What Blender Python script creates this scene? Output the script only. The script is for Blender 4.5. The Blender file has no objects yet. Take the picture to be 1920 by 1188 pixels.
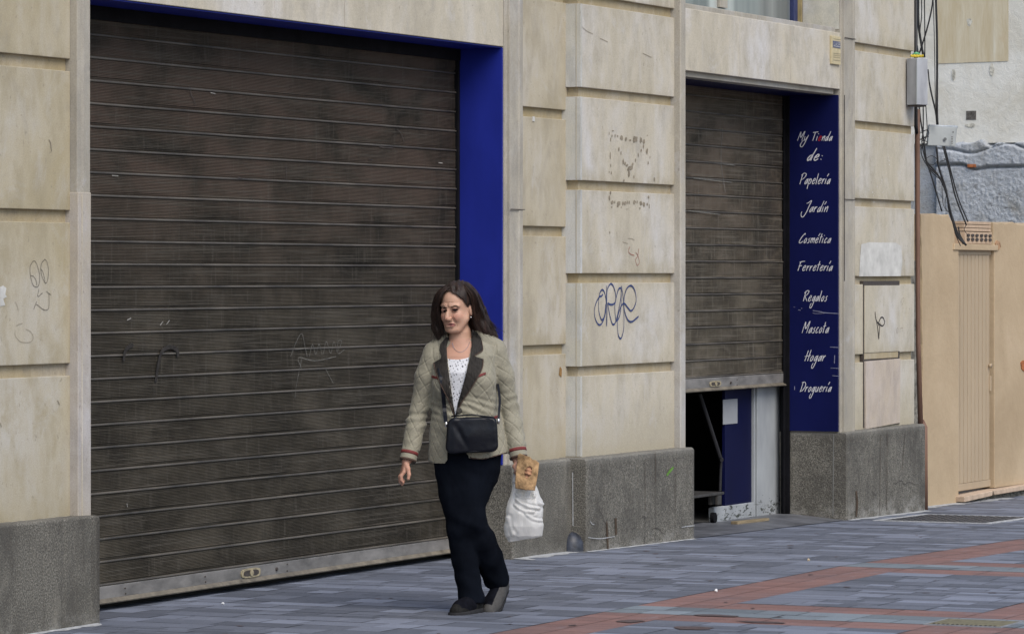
import bpy, bmesh, math, random
import numpy as np
from mathutils import Vector, Matrix
from mathutils.bvhtree import BVHTree
from mathutils.geometry import delaunay_2d_cdt

# ------------------------------------------------------------ camera, sky, sun
F = 7400.0; TH = math.atan(3440 / F); c_, s_ = math.cos(TH), math.sin(TH); EYE = 1.64
scn = bpy.context.scene
C = scn.collection
cam_d = bpy.data.cameras.new('camera'); cam = bpy.data.objects.new('camera', cam_d); C.objects.link(cam)
cam.location = (0, 0, EYE); cam.rotation_euler = (math.radians(90), 0, TH - math.radians(90))
cam_d.sensor_width = 36; cam_d.lens = 36 * F / 1920; cam_d.shift_y = -78 / 1920
cam_d.clip_start = 0.1; cam_d.clip_end = 1000
scn.camera = cam
SUN_EL, SUN_AZ = math.radians(48), (-0.58, -0.815)
w = bpy.data.worlds.new('World'); scn.world = w; w.use_nodes = True
nt = w.node_tree; nt.nodes.clear()
sky = nt.nodes.new('ShaderNodeTexSky'); sky.sky_type = 'NISHITA'; sky.sun_disc = False
sky.sun_elevation = SUN_EL; sky.sun_rotation = math.atan2(SUN_AZ[0], SUN_AZ[1]); sky.dust_density = 2; sky.air_density = 1.0; sky.ozone_density = 1.0
bg = nt.nodes.new('ShaderNodeBackground'); bg.inputs['Strength'].default_value = 0.11
wo = nt.nodes.new('ShaderNodeOutputWorld')
nt.links.new(sky.outputs[0], bg.inputs[0]); nt.links.new(bg.outputs[0], wo.inputs[0])
sl = bpy.data.lights.new('sun', 'SUN'); sl.energy = 1.5; sl.angle = math.radians(42); sl.color = (1.0, 0.955, 0.87)
so = bpy.data.objects.new('sun', sl); C.objects.link(so)
sd = Vector((SUN_AZ[0] * math.cos(SUN_EL), SUN_AZ[1] * math.cos(SUN_EL), math.sin(SUN_EL)))
so.rotation_euler = sd.to_track_quat('Z', 'Y').to_euler(); so.location = (10, 0, 12)
scn.view_settings.view_transform = 'Standard'; scn.view_settings.look = 'None'
scn.view_settings.exposure = 0.75; scn.view_settings.gamma = 1.0
scn.render.engine = 'CYCLES'

random.seed(7); rng = np.random.default_rng(7)

# ------------------------------------------------------------ measuring helpers
def onY(px, py, Y):
    """world point on the plane Y that lies behind a pixel of the photograph"""
    k = (px - 960) / F; X = Y * (c_ + k * s_) / (s_ - k * c_); Z = X * c_ + Y * s_
    return (X, Y, EYE - (py - 516) * Z / F)
def onX(px, py, X):
    k = (px - 960) / F; Y = X * (s_ - k * c_) / (c_ + k * s_); Z = X * c_ + Y * s_
    return (X, Y, EYE - (py - 516) * Z / F)
def atD(px, py, Z):
    R = (px - 960) / F * Z
    return (Z * c_ + R * s_, Z * s_ - R * c_, EYE - (py - 516) * Z / F)
def ground(X):
    return -max(0.0, X - 21.0) * 0.0145

# ------------------------------------------------------------ object helpers
def tag(o, label=None, cat=None, group=None, kind=None):
    if label: o['label'] = label
    if cat: o['category'] = cat
    if group: o['group'] = group
    if kind: o['kind'] = kind
    return o
def empty(name, loc, label, cat, group=None):
    o = bpy.data.objects.new(name, None); C.objects.link(o); o.location = loc
    o.empty_display_size = 0.2
    return tag(o, label, cat, group)
def link(name, me, mat, parent=None, local=False):
    o = bpy.data.objects.new(name, me); C.objects.link(o)
    if mat:
        for m in (mat if isinstance(mat, (list, tuple)) else [mat]): me.materials.append(m)
    if parent:
        o.parent = parent
        if not local:
            L = Vector((0, 0, 0)); p = parent
            while p: L += p.location; p = p.parent
            o.location = -L
    return o

class MB:
    """collects geometry, then links it as one mesh object"""
    def __init__(s): s.v = []; s.f = []; s.m = []; s.mi = 0
    def add(s, vs, fs):
        n = len(s.v); s.v += [tuple(map(float, p)) for p in vs]
        for f in fs: s.f.append([n + i for i in f]); s.m.append(s.mi)
        return s
    def box(s, x0, x1, y0, y1, z0, z1):
        if x1 < x0: x0, x1 = x1, x0
        if y1 < y0: y0, y1 = y1, y0
        if z1 < z0: z0, z1 = z1, z0
        return s.add([(x0,y0,z0),(x1,y0,z0),(x1,y1,z0),(x0,y1,z0),(x0,y0,z1),(x1,y0,z1),(x1,y1,z1),(x0,y1,z1)],
                     [(0,3,2,1),(4,5,6,7),(0,1,5,4),(1,2,6,5),(2,3,7,6),(3,0,4,7)])
    def prism(s, poly, z0, z1, axis='z'):
        """poly of 2-D points swept along an axis; CCW for outward normals is fixed later"""
        def P(a, b, h):
            return {'z': (a, b, h), 'y': (a, h, b), 'x': (h, a, b)}[axis]
        n = len(poly)
        vs = [P(a, b, z0) for a, b in poly] + [P(a, b, z1) for a, b in poly]
        fs = [tuple(range(n))[::-1], tuple(range(n, 2 * n))] + [(i, (i + 1) % n, n + (i + 1) % n, n + i) for i in range(n)]
        return s.add(vs, fs)
    def tube(s, pts, r, n=8, caps=True):
        pts = [Vector(p) for p in pts]; m = len(pts)
        rs = r if isinstance(r, (list, tuple)) else [r] * m
        vs = []; up = None
        for i, p in enumerate(pts):
            d = (pts[min(i + 1, m - 1)] - pts[max(i - 1, 0)]).normalized()
            if up is None:
                up = d.orthogonal().normalized()
            else:
                up = (up - d * up.dot(d)); up = up.normalized() if up.length > 1e-6 else d.orthogonal().normalized()
            w_ = d.cross(up)
            for k in range(n):
                a = 2 * math.pi * k / n; vs.append(p + (up * math.cos(a) + w_ * math.sin(a)) * rs[i])
        fs = [(i * n + k, i * n + (k + 1) % n, (i + 1) * n + (k + 1) % n, (i + 1) * n + k) for i in range(m - 1) for k in range(n)]
        if caps: fs += [tuple(range(n))[::-1], tuple(range((m - 1) * n, m * n))]
        return s.add(vs, fs)
    def ribbon(s, pts, wd, nrm):
        """flat strip of paint; nrm is the surface normal, wd a width or list of widths"""
        pts = [Vector(p) for p in pts]; m = len(pts); nrm = Vector(nrm)
        ws = wd if isinstance(wd, (list, tuple)) else [wd] * m
        vs = []
        for i, p in enumerate(pts):
            d = (pts[min(i + 1, m - 1)] - pts[max(i - 1, 0)])
            if d.length < 1e-9: d = Vector((0, 0, 1))
            sd_ = d.normalized().cross(nrm) * ws[i] / 2
            vs += [p - sd_ + nrm * 4e-6 * i, p + sd_ + nrm * 4e-6 * i]
        return s.add(vs, [(2*i, 2*i+1, 2*i+3, 2*i+2) for i in range(m - 1)])
    def disc(s, c, rx, rz, n=10, seed=0, axis='Y'):
        r_ = random.Random(seed); vs = []
        for k in range(n):
            a = 2 * math.pi * k / n; q = 1 + r_.uniform(-.25, .25)
            vs.append((c[0] + math.cos(a) * rx * q, c[1], c[2] + math.sin(a) * rz * q) if axis == 'Y' else
                      (c[0] + math.cos(a) * rx * q, c[1] + math.sin(a) * rz * q, c[2]) if axis == 'Z' else
                      (c[0], c[1] + math.cos(a) * rx * q, c[2] + math.sin(a) * rz * q))
        return s.add(vs, [tuple(range(n))])
    def build(s, name, mat, parent=None, bevel=0, smooth=False, seg=2, local=False, jag=0, fixn=True):
        me = bpy.data.meshes.new(name); me.from_pydata(s.v, [], s.f)
        mats = mat if isinstance(mat, (list, tuple)) else [mat]
        for i, p in enumerate(me.polygons): p.material_index = s.m[i]
        if bevel or fixn:
            bm = bmesh.new(); bm.from_mesh(me)
            if fixn: bmesh.ops.recalc_face_normals(bm, faces=bm.faces)
            if bevel:
                ed = [e for e in bm.edges if len(e.link_faces) == 2 and e.calc_face_angle(0) > 0.6]
                bmesh.ops.bevel(bm, geom=ed, offset=bevel, segments=seg, affect='EDGES', profile=0.6)
            bm.to_mesh(me); bm.free()
        if smooth:
            for p in me.polygons: p.use_smooth = True
        me.update()
        return link(name, me, mats, parent, local)

def smooth_pts(pts, n=5):
    """Catmull-Rom through points"""
    P = [np.array(p, float) for p in pts]
    if len(P) < 3: return [tuple(p) for p in P]
    P = [2 * P[0] - P[1]] + P + [2 * P[-1] - P[-2]]; out = []
    for i in range(1, len(P) - 2):
        for k in range(n):
            t = k / n; a, b, c, d = P[i-1], P[i], P[i+1], P[i+2]
            out.append(tuple(0.5 * ((2*b) + (c-a)*t + (2*a-5*b+4*c-d)*t*t + (3*b-a-3*c+d)*t**3)))
    out.append(tuple(P[-2])); return out

# ------------------------------------------------------------ numpy noise
def vnoise(x, y, z, seed=0):
    x = np.asarray(x, float); y = np.asarray(y, float); z = np.asarray(z, float)
    xi, yi, zi = np.floor(x).astype(np.int64), np.floor(y).astype(np.int64), np.floor(z).astype(np.int64)
    fx, fy, fz = x - xi, y - yi, z - zi
    fx, fy, fz = fx*fx*(3-2*fx), fy*fy*(3-2*fy), fz*fz*(3-2*fz)
    def h(a, b, c):
        n = (a * 374761393 + b * 668265263 + c * 2147483647 + seed * 974711) & 0x7fffffff
        n = ((n ^ (n >> 13)) * 1274126177) & 0x7fffffff
        n = (n ^ (n >> 16)) & 0xffff
        return n / 65535.0
    r = 0
    for a in (0, 1):
        for b in (0, 1):
            for c in (0, 1):
                r = r + h(xi+a, yi+b, zi+c) * (fx if a else 1-fx) * (fy if b else 1-fy) * (fz if c else 1-fz)
    return r * 2 - 1
def fbm(x, y, z, o=4, seed=0):
    r = 0; a = 1
    for i in range(o):
        r = r + a * vnoise(x * 2**i, y * 2**i, z * 2**i, seed + i); a *= .5
    return r

# ------------------------------------------------------------ materials
def lin(r, g, b): 
    f = lambda v: (v/255/12.92) if v/255 <= .04045 else ((v/255+.055)/1.055)**2.4
    return (f(r), f(g), f(b), 1)
class NM:
    def __init__(s, name, rough=.8, spec=.3, metal=0.0):
        s.m = bpy.data.materials.new(name); s.m.use_nodes = True; s.t = s.m.node_tree
        s.b = s.t.nodes['Principled BSDF']; s.b.inputs['Roughness'].default_value = rough
        s.b.inputs['Specular IOR Level'].default_value = spec; s.b.inputs['Metallic'].default_value = metal
        s.tc = s.t.nodes.new('ShaderNodeTexCoord')
        s.co = s.tc.outputs['Object']
    def n(s, t, **kw):
        nd = s.t.nodes.new(t)
        for k, v in kw.items(): setattr(nd, k, v)
        return nd
    def L(s, a, b): s.t.links.new(a, b)
    def noise(s, scale=5, stretch=(1, 1, 1), detail=4, rough=.6, dist=0, off=(0, 0, 0)):
        mp = s.n('ShaderNodeMapping'); mp.inputs['Scale'].default_value = stretch; mp.inputs['Location'].default_value = off
        s.L(s.co, mp.inputs[0])
        nd = s.n('ShaderNodeTexNoise'); s.L(mp.outputs[0], nd.inputs['Vector'])
        nd.inputs['Scale'].default_value = scale; nd.inputs['Detail'].default_value = detail
        nd.inputs['Roughness'].default_value = rough; nd.inputs['Distortion'].default_value = dist
        return nd.outputs['Fac']
    def ramp(s, fac, stops):
        r = s.n('ShaderNodeValToRGB'); e = r.color_ramp.elements
        while len(e) < len(stops): e.new(.5)
        for i, (p, col) in enumerate(stops):
            e[i].position = p; e[i].color = col if len(col) == 4 else (*col, 1)
        s.L(fac, r.inputs[0]); return r.outputs[0]
    def mask(s, fac, a, b):
        r = s.n('ShaderNodeMapRange'); r.inputs[1].default_value = a; r.inputs[2].default_value = b
        s.L(fac, r.inputs[0]); return r.outputs[0]
    def math(s, op, a, b=None):
        r = s.n('ShaderNodeMath', operation=op)
        for i, v in enumerate((a, b)):
            if v is None: continue
            if isinstance(v, (int, float)): r.inputs[i].default_value = v
            else: s.L(v, r.inputs[i])
        return r.outputs[0]
    def mix(s, fac, a, b, mode='MIX'):
        r = s.n('ShaderNodeMix', data_type='RGBA', blend_type=mode)
        for i, v in ((0, fac), (6, a), (7, b)):
            if isinstance(v, (int, float)): r.inputs[i].default_value = v
            elif isinstance(v, tuple): r.inputs[i].default_value = v if len(v) == 4 else (*v, 1)
            else: s.L(v, r.inputs[i])
        return r.outputs[2]
    def col(s, c):
        if isinstance(c, tuple): s.b.inputs['Base Color'].default_value = c if len(c) == 4 else (*c, 1)
        else: s.L(c, s.b.inputs['Base Color'])
        return s
    def bump(s, h, dist=.01, strength=.5):
        b = s.n('ShaderNodeBump'); b.inputs['Distance'].default_value = dist; b.inputs['Strength'].default_value = strength
        s.L(h, b.inputs['Height']); s.L(b.outputs[0], s.b.inputs['Normal']); return s
    def sep(s):
        x = s.n('ShaderNodeSeparateXYZ'); s.L(s.co, x.inputs[0]); return x.outputs

def stone_mat(name, base, off, warm=.5, dirt=.5, low=0.5, row=None):
    m = NM(name, rough=.9, spec=.2)
    big = m.noise(1.3, (1, 1, .7), 5, .6, .3, off)
    med = m.noise(7, (1, 1, .55), 6, .65, .2, off)
    streak = m.noise(4.5, (1.3, 1.3, .35), 6, .75, .5, off)
    fine = m.noise(140, (1, 1, 1), 3, .7)
    b = base
    sc = lambda k, w_=0: (b[0]*k*(1+w_*.05), b[1]*k, b[2]*k*(1-w_*.14), 1)
    c1 = m.ramp(big, [(.28, sc(.78, 2.2*warm)), (.48, sc(.98, .8)), (.70, sc(1.13, -.5))])
    c2 = m.mix(m.mask(med, .46, .74), c1, sc(.74, 1.7*warm))
    grime = m.noise(3.1, (1, 1, .8), 7, .72, .8, (off[0] + 4, 2, off[2]))
    c2 = m.mix(m.math('MULTIPLY', m.mask(grime, .55, .70), .5 * dirt + .12), c2, sc(.60, -.2))
    c2 = m.mix(m.math('MULTIPLY', m.mask(grime, .44, .34), .35), c2, sc(1.18, -.8))
    c3 = m.mix(m.math('MULTIPLY', m.mask(streak, .52, .80), .5*dirt+.08), c2, sc(.66, 1.0))
    c4 = m.mix(m.math('MULTIPLY', m.mask(streak, .46, .25), .35), c3, sc(1.22, -.6))
    spots = m.mask(m.noise(38, (1, 1, .7), 3, .6, 0, off), .66, .72)
    c5 = m.mix(m.math('MULTIPLY', spots, .5), c4, sc(.5, .5))
    z = m.sep()[2]
    if row:
        fr = m.math('FRACT', m.math('DIVIDE', m.math('SUBTRACT', z, row[0] - row[1] * 8), row[1])); ed_ = m.math('ADD', m.mask(fr, .16, .0), m.math('MULTIPLY', m.mask(fr, .80, .90), .45))
        c5 = m.mix(m.math('MULTIPLY', m.math('MULTIPLY', ed_, m.mask(med, .32, .62)), .75), c5, sc(.70, 1.5))
    lowm = m.math('MULTIPLY', m.mask(m.math('ADD', z, m.math('MULTIPLY', med, .5)), 1.15, .72), low)
    c6 = m.mix(lowm, c5, sc(.72, 1.2))
    c7 = m.mix(.12, c6, m.ramp(fine, [(.3, (0, 0, 0, 1)), (.7, (1, 1, 1, 1))]), 'OVERLAY')
    m.col(c7); m.bump(m.math('ADD', m.math('MULTIPLY', fine, .25), med), .006, .45)
    return m.m
STONE_A = stone_mat('stone_left', (.39, .36, .30), (0, 0, 0), .8, .7, .4, (1.228, .7135))
STONE_B = stone_mat('stone_mid', (.42, .39, .34), (3, 0, 5), .6, .45, .6, (1.23, .70))
STONE_C = stone_mat('stone_pilaster', (.46, .435, .395), (7, 0, 2), .45, .4, .8, (1.094, .558))
STONE_D = stone_mat('stone_right', (.46, .435, .39), (11, 0, 9), .45, .4, .6, (1.079, .5545))
STONE_G = stone_mat('stone_groove', (.37, .325, .25), (1, 0, 9), 1.0, 1.0, .3)
TRIM = stone_mat('surround_stone', (.37, .355, .335), (5, 0, 1), .3, .9, .5)
TRIM2 = stone_mat('surround_stone_pale', (.47, .44, .40), (9, 0, 1), .2, .5, .5)
LINT = stone_mat('lintel_stone', (.475, .45, .41), (2, 0, 8), .4, .55, 0)
PINK = stone_mat('cover_stone', (.45, .40, .37), (4, 4, 8), .2, .3, .2)
PLAST = stone_mat('white_return', (.50, .50, .47), (2, 4, 3), .1, .5, 0)

def granite(name, k=1.0):
    m = NM(name, rough=.85, spec=.25)
    sp = m.noise(120, (1, 1, 1), 2, .85); sp2 = m.noise(45, (1, 1, 1), 3, .7); big = m.noise(2.6, (1, 1, .8), 5, .65, .3)
    z = m.sep()[2]
    c = m.ramp(sp, [(.34, (.055*k, .052*k, .046*k, 1)), (.5, (.142*k, .134*k, .115*k, 1)), (.66, (.29*k, .275*k, .24*k, 1))])
    c = m.mix(m.math('MULTIPLY', m.mask(big, .42, .62), .75), c, (.075*k, .070*k, .062*k, 1)); c = m.mix(m.math('MULTIPLY', m.mask(m.noise(5, (1, 1, .5), 6, .75, .6, (2, 8, 1)), .56, .7), .55), c, (.24*k, .225*k, .19*k, 1))
    streak = m.noise(8, (1.5, 1.5, .12), 4, .6, 0, (3, 3, 3))
    c = m.mix(m.math('MULTIPLY', m.mask(streak, .58, .72), .6), c, (.06*k, .052*k, .043*k, 1))
    lowm = m.math('MULTIPLY', m.mask(m.math('ADD', z, m.math('MULTIPLY', sp2, .14)), .14, .02), m.mask(m.noise(6, (1, 1, 2), 4, .7), .45, .65))
    c = m.mix(m.math('MULTIPLY', lowm, .6), c, (.34, .33, .31, 1))
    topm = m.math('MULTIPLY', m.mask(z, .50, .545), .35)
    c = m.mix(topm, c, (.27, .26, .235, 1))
    m.col(c); m.bump(m.math('ADD', sp, m.math('MULTIPLY', sp2, 1.5)), .006, .6); return m.m
GRAN = granite('granite', .86); GRAN2 = granite('granite_side', .95)

def shutter_mat(name, k, warmtop, edge=99.0):
    m = NM(name, rough=.7, spec=.16)
    a = m.noise(1.6, (1, 1, 1.6), 5, .65, .6); b = m.noise(6, (.9, 1, 1.8), 6, .7, .8, (4, 4, 4)); d = m.noise(6, (2.5, 1, .5), 6, .8, .6, (8, 1, 2))
    z = m.sep()[2]
    c = m.ramp(a, [(.3, (.048*k, .041*k, .031*k, 1)), (.5, (.090*k, .077*k, .057*k, 1)), (.68, (.160*k, .138*k, .105*k, 1))])
    c = m.mix(m.math('MULTIPLY', m.mask(b, .5, .75), .55), c, (.17*k, .152*k, .125*k, 1))
    c = m.mix(m.math('MULTIPLY', m.mask(d, .55, .8), .45), c, (.03*k, .028*k, .026*k, 1))
    tm = m.math('MULTIPLY', m.mask(z, 1.4, 2.2), m.mask(a, .36, .60))
    c = m.mix(m.math('MULTIPLY', tm, .65*warmtop), c, (.185*k, .125*k, .098*k, 1))
    xx_ = m.sep()[0]; e_ = m.math('MULTIPLY', m.mask(m.math('ADD', xx_, m.math('MULTIPLY', d, .9)), edge, edge + .35), m.mask(b, .30, .55)); c = m.mix(m.math('MULTIPLY', e_, .6), c, (.022*k, .021*k, .021*k, 1))
    v_ = m.noise(26, (1.6, 1, .12), 4, .7, .2, (3, 1, 7)); c = m.mix(m.math('MULTIPLY', m.mask(v_, .56, .68), .6), c, (.20*k, .18*k, .15*k, 1)); h_ = m.noise(30, (.05, 1, 3.5), 3, .6, 0, (1, 1, 1)); c = m.mix(m.math('MULTIPLY', m.mask(h_, .54, .64), .6), c, (.19*k, .17*k, .14*k, 1))
    m.col(c); m.bump(b, .003, .4); return m.m
SHUT1 = shutter_mat('rolling_shutter_brown', .465, 1.0, 20.72)
SHUT2 = shutter_mat('rolling_shutter_grey', .90, .4, 25.78)
def simple(name, col, rough=.6, spec=.3, var=.15, scale=8, stretch=(1, 1, 1), metal=0, bump=.002, bs=.3):
    m = NM(name, rough, spec, metal); n1 = m.noise(scale, stretch, 5, .65)
    d = tuple(v * (1 - var*1.6) for v in col[:3]) + (1,); u = tuple(min(1, v * (1 + var)) for v in col[:3]) + (1,)
    m.col(m.ramp(n1, [(.3, d), (.7, u)])); m.bump(n1, bump, bs); return m.m
BARM = simple('bottom_bar_metal', (.17, .162, .155), .5, .5, .3, 9, (.6, 1, 1.5))
BARD = simple('bar_lip_metal', (.15, .13, .10), .6, .4, .3, 12)
BEADM = simple('slat_bead_metal', (.092, .081, .066), .5, .5, .45, 5, (.5, 1, 2))
BRASS = simple('worn_brass', (.33, .28, .18), .45, .5, .3, 40)
BLACK = simple('black_metal', (.007, .007, .009), .8, .1, .3, 10)
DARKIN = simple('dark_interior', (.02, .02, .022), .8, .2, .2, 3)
RUST = simple('bolt', (.06, .05, .045), .7, .3, .2, 40)
def blue_mat(name, k=1.0):
    m = NM(name, .5, .18); n1 = m.noise(3, (1, 1, .5), 4, .6); sc = m.noise(60, (1, 3, .2), 3, .7)
    c = m.ramp(n1, [(.3, (.010*k, .018*k, .185*k, 1)), (.7, (.015*k, .026*k, .26*k, 1))])
    c = m.mix(m.math('MULTIPLY', m.mask(sc, .74, .8), .25), c, (.3, .3, .5, 1)); m.col(c); m.bump(n1, .003, .2); return m.m
BLUE = blue_mat('blue_panel'); BLUE2 = blue_mat('blue_sign_panel', .25)
WHITEP = NM('flaking_white_paint', .6, .3)
_z = WHITEP.sep()[2]; _n = WHITEP.noise(16, (1, 1, 2.6), 6, .75, .5); _b = WHITEP.noise(3, (1, 1, .5), 4)
_c = WHITEP.ramp(_b, [(.3, (.22, .235, .25, 1)), (.7, (.36, .38, .40, 1))])
_k = WHITEP.math('MULTIPLY', WHITEP.mask(_z, .20, .02), 1.0)
_fl = WHITEP.mask(WHITEP.math('ADD', _n, WHITEP.math('MULTIPLY', _k, .20)), .74, .755)
WHITEP.col(WHITEP.mix(_fl, _c, (.05, .055, .05, 1))); WHITEP.bump(_fl, .003, .5); WHITEP = WHITEP.m
PAPER = simple('paper', (.27, .28, .30), .8, .2, .05)
LETTER = simple('white_lettering', (.56, .56, .60), .6, .2, .08, 30)
REDL = simple('red_lettering', (.30, .02, .03), .6, .2, .1, 30)
PAVE = NM('paving_stone', .72, .35)
_a = PAVE.n('ShaderNodeAttribute', attribute_name='tile'); _n = PAVE.noise(2.2, (1, 1, 1), 5, .65, .4); _f = PAVE.noise(120, (1, 1, 1), 3, .7); _s = PAVE.noise(9, (.5, 1.8, 1), 4, .7)
_c = PAVE.mix(PAVE.math('MULTIPLY', PAVE.mask(_n, .42, .72), .35), _a.outputs['Color'], (.075, .082, .10, 1))
_c = PAVE.mix(PAVE.math('MULTIPLY', PAVE.mask(_s, .56, .8), .38), _c, (.26, .275, .32, 1))
_c = PAVE.mix(.18, _c, PAVE.ramp(_f, [(.3, (0, 0, 0, 1)), (.7, (1, 1, 1, 1))]), 'OVERLAY')
PAVE.col(_c); PAVE.bump(_f, .004, .4); PAVE = PAVE.m
JOINT = simple('paving_joint', (.10, .10, .10), .95, .1, .3, 20)
MORTAR = simple('pale_mortar', (.38, .39, .40), .9, .2, .25, 30)
IRON = simple('cast_iron', (.055, .055, .06), .6, .4, .3, 60)
OCHREC = simple('ochre_iron', (.16, .145, .09), .7, .3, .25, 30)
def orange_mat():
    m = NM('salmon_wall_paint', .85, .2); n1 = m.noise(1.6, (1, 1, 1), 5, .6, .4); n2 = m.noise(14, (1, 1, 1), 5, .7); 
    c = m.ramp(n1, [(.3, (.37, .28, .18, 1)), (.6, (.44, .34, .225, 1)), (.8, (.48, .375, .26, 1))])
    c = m.mix(m.math('MULTIPLY', m.mask(n2, .62, .8), .5), c, (.38, .26, .165, 1)); m.col(c); m.bump(n2, .012, .5); return m.m
SALMON = orange_mat()
DOORP = simple('door_paint', (.40, .31, .21), .55, .35, .06, 3, (1, 1, .3))
DOORG = simple('door_gap', (.09, .06, .04), .9, .1)
BRICKP = simple('painted_brick', (.47, .35, .25), .85, .2, .12, 25, bump=.006)
BRICKR = simple('bare_brick', (.36, .13, .055), .9, .2, .3, 40, bump=.01)
CONC = simple('broken_concrete', (.20, .19, .165), .95, .1, .45, 18, bump=.03, bs=.8)
def cream_mat():
    m = NM('cream_render', .9, .15); n1 = m.noise(1.4, (1, 1, 1), 6, .65, .5); n2 = m.noise(10, (1, 1, 1), 6, .75, .5)
    c = m.ramp(n1, [(.3, (.55, .52, .44, 1)), (.55, (.68, .67, .62, 1)), (.75, (.72, .71, .67, 1))])
    c = m.mix(m.math('MULTIPLY', m.mask(n2, .66, .72), .45), c, (.50, .43, .32, 1)); m.col(c); m.bump(n2, .02, .5); return m.m
CREAM = cream_mat(); CREAM2 = simple('cream_patch', (.56, .54, .47), .9, .1, .35, 30, bump=.01)
def ochre_mat():
    m = NM('faded_ochre_patch', .9, .15); n1 = m.noise(5, (1, 2, .3), 6, .7, .3); n2 = m.noise(2.5, (1, 1, 1), 5)
    c = m.ramp(n1, [(.35, (.50, .42, .28, 1)), (.6, (.58, .52, .39, 1)), (.75, (.64, .61, .51, 1))])
    m.col(m.mix(m.mask(n2, .6, .85), c, (.52, .40, .26, 1))); m.bump(n1, .01, .4); return m.m
OCHRE = ochre_mat()
def grey_mat():
    m = NM('rough_grey_render', .95, .15); n1 = m.noise(1.7, (1, 1, 1.5), 5, .7, .5); n2 = m.noise(11, (1, 1, 1.5), 8, .82, .3); 
    c = m.ramp(n1, [(.3, (.30, .295, .275, 1)), (.5, (.41, .435, .47, 1)), (.72, (.50, .53, .575, 1))])
    c = m.mix(m.math('MULTIPLY', m.mask(n2, .54, .66), .75), c, (.17, .165, .155, 1)); m.col(c); n3 = m.noise(45, (1, 1, 1.4), 4, .8); c = m.mix(m.math('MULTIPLY', m.mask(n3, .55, .66), .5), c, (.15, .15, .145, 1)); m.col(c); m.bump(n3, .03, .6); return m.m
GREYR = grey_mat()
CABLE = simple('cable_sheath', (.012, .012, .014), .5, .4, .2, 30)
BOXM = simple('grey_box', (.35, .36, .385), .6, .3, .2, 5, (1, 1, .4))
BOXM2 = simple('grey_box_two', (.25, .27, .275), .45, .5, .1, 6)
PIPEM = simple('brown_pipe', (.15, .085, .06), .6, .3, .25, 6, (1, 1, .3))
YEL = simple('yellow_foam', (.55, .42, .05), .7, .2, .2, 30); GRN = simple('green_tape', (.10, .30, .16), .5, .3, .2, 30)
GLASS = NM('window_glass', .12, .6); GLASS.col(GLASS.ramp(GLASS.noise(2.2, (2.2, 1, .05), 2, .5), [(.35, (.11, .125, .13, 1)), (.55, (.20, .22, .22, 1)), (.7, (.40, .43, .42, 1))])); GLASS = GLASS.m
FRAMEB = simple('blue_window_frame', (.035, .045, .12), .5, .3, .2)
INKB = simple('blue_marker', (.035, .055, .16), .7, .2, .2, 30); INKK = simple('black_marker', (.05, .045, .045), .8, .1, .2, 30)
INKR = simple('red_marker', (.30, .09, .07), .8, .1, .2, 30); INKG = simple('green_spray', (.13, .27, .055), .8, .1, .4, 60)
GLUE = simple('old_glue', (.25, .215, .165), .95, .1, .2, 30); PATCHW = simple('white_touch_up_paint', (.53, .525, .50), .85, .2, .14, 9)
STAIN = simple('brown_stain', (.07, .05, .035), .8, .2, .3, 20); SCR = simple('chalk_scratch', (.17, .165, .15), .8, .2, .3, 30)
RUSTS = simple('rust_spot', (.26, .15, .06), .9, .1, .2, 40)
PLQ = simple('plaque_enamel', (.50, .43, .27), .6, .3, .12, 20); PLQB = simple('plaque_blue', (.10, .11, .17), .6, .3, .1)
WOOD = simple('raw_wood', (.22, .175, .11), .8, .2, .2, 20, (.3, 3, 3))

#=SECTION building
BT = 6.2      # height to which the facade is built
bld = empty('shop_building', (21.5, 9.7, 0), 'beige stone shop facade with two roller shutters and grey granite plinths', 'building')

def courses(name, X0, X1, Yf, rows, mat, z0, thick=.036, depth=.026, gh=.058, back=.30, chamf=.004, seed=0):
    """rusticated wall: blocks in front of a recessed backing; rows = z of block bottoms"""
    a = MB(); zs = sorted(rows) + [BT + gh]; lo = z0
    for zb in [None] + sorted(rows):
        pass
    edges = [z0] + sorted(rows) + [BT]
    for i in range(len(edges) - 1):
        lo_ = edges[i]; hi_ = edges[i + 1] - (gh if i < len(edges) - 2 else 0)
        a.box(X0, X1, Yf, Yf + thick, lo_, hi_)
    o = a.build(name, mat, bld, bevel=chamf)
    g = MB(); g.box(X0 + depth, X1, Yf + depth, Yf + back, z0, BT); g.build('joint_backing', STONE_G, bld)
    return o
courses('stone_wall', 10.0, 15.93, 9.693, [1.228, 1.945, 2.655, 3.36, 4.07, 4.78, 5.49], STONE_A, .50)
courses('stone_wall', 20.85, 21.66, 9.693, [1.228, 1.93, 2.63, 3.33, 4.03, 4.73, 5.43], STONE_B, .53)
courses('pilaster', 21.617, 23.088, 9.598, [1.094, 1.652, 2.21, 2.768, 3.326, 3.884, 4.442, 5.0, 5.558], STONE_C, .54, thick=.13)
CREP = stone_mat('pale_corner_stone', (.455, .46, .455), (6, 6, 1), .1, .25, .3)  # thin pale corner slabs; cool tone also paints in the side faces' light
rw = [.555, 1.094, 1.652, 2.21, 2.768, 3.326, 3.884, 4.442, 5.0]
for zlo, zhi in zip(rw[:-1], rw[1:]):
    MB().prism([(21.6145, 9.72), (21.6145, 9.5955), (21.640, 9.5955), (21.640, 9.60), (21.619, 9.60), (21.619, 9.72)], zlo + .001, zhi - .059).build('pale_corner_slab', CREP, bld)
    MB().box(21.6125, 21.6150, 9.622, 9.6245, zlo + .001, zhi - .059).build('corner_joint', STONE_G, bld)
courses('stone_wall', 26.15, 27.70, 9.598, [1.079, 1.634, 2.187, 2.738, 3.294, 3.85, 4.41, 4.97, 5.53], STONE_D, .53)
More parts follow.
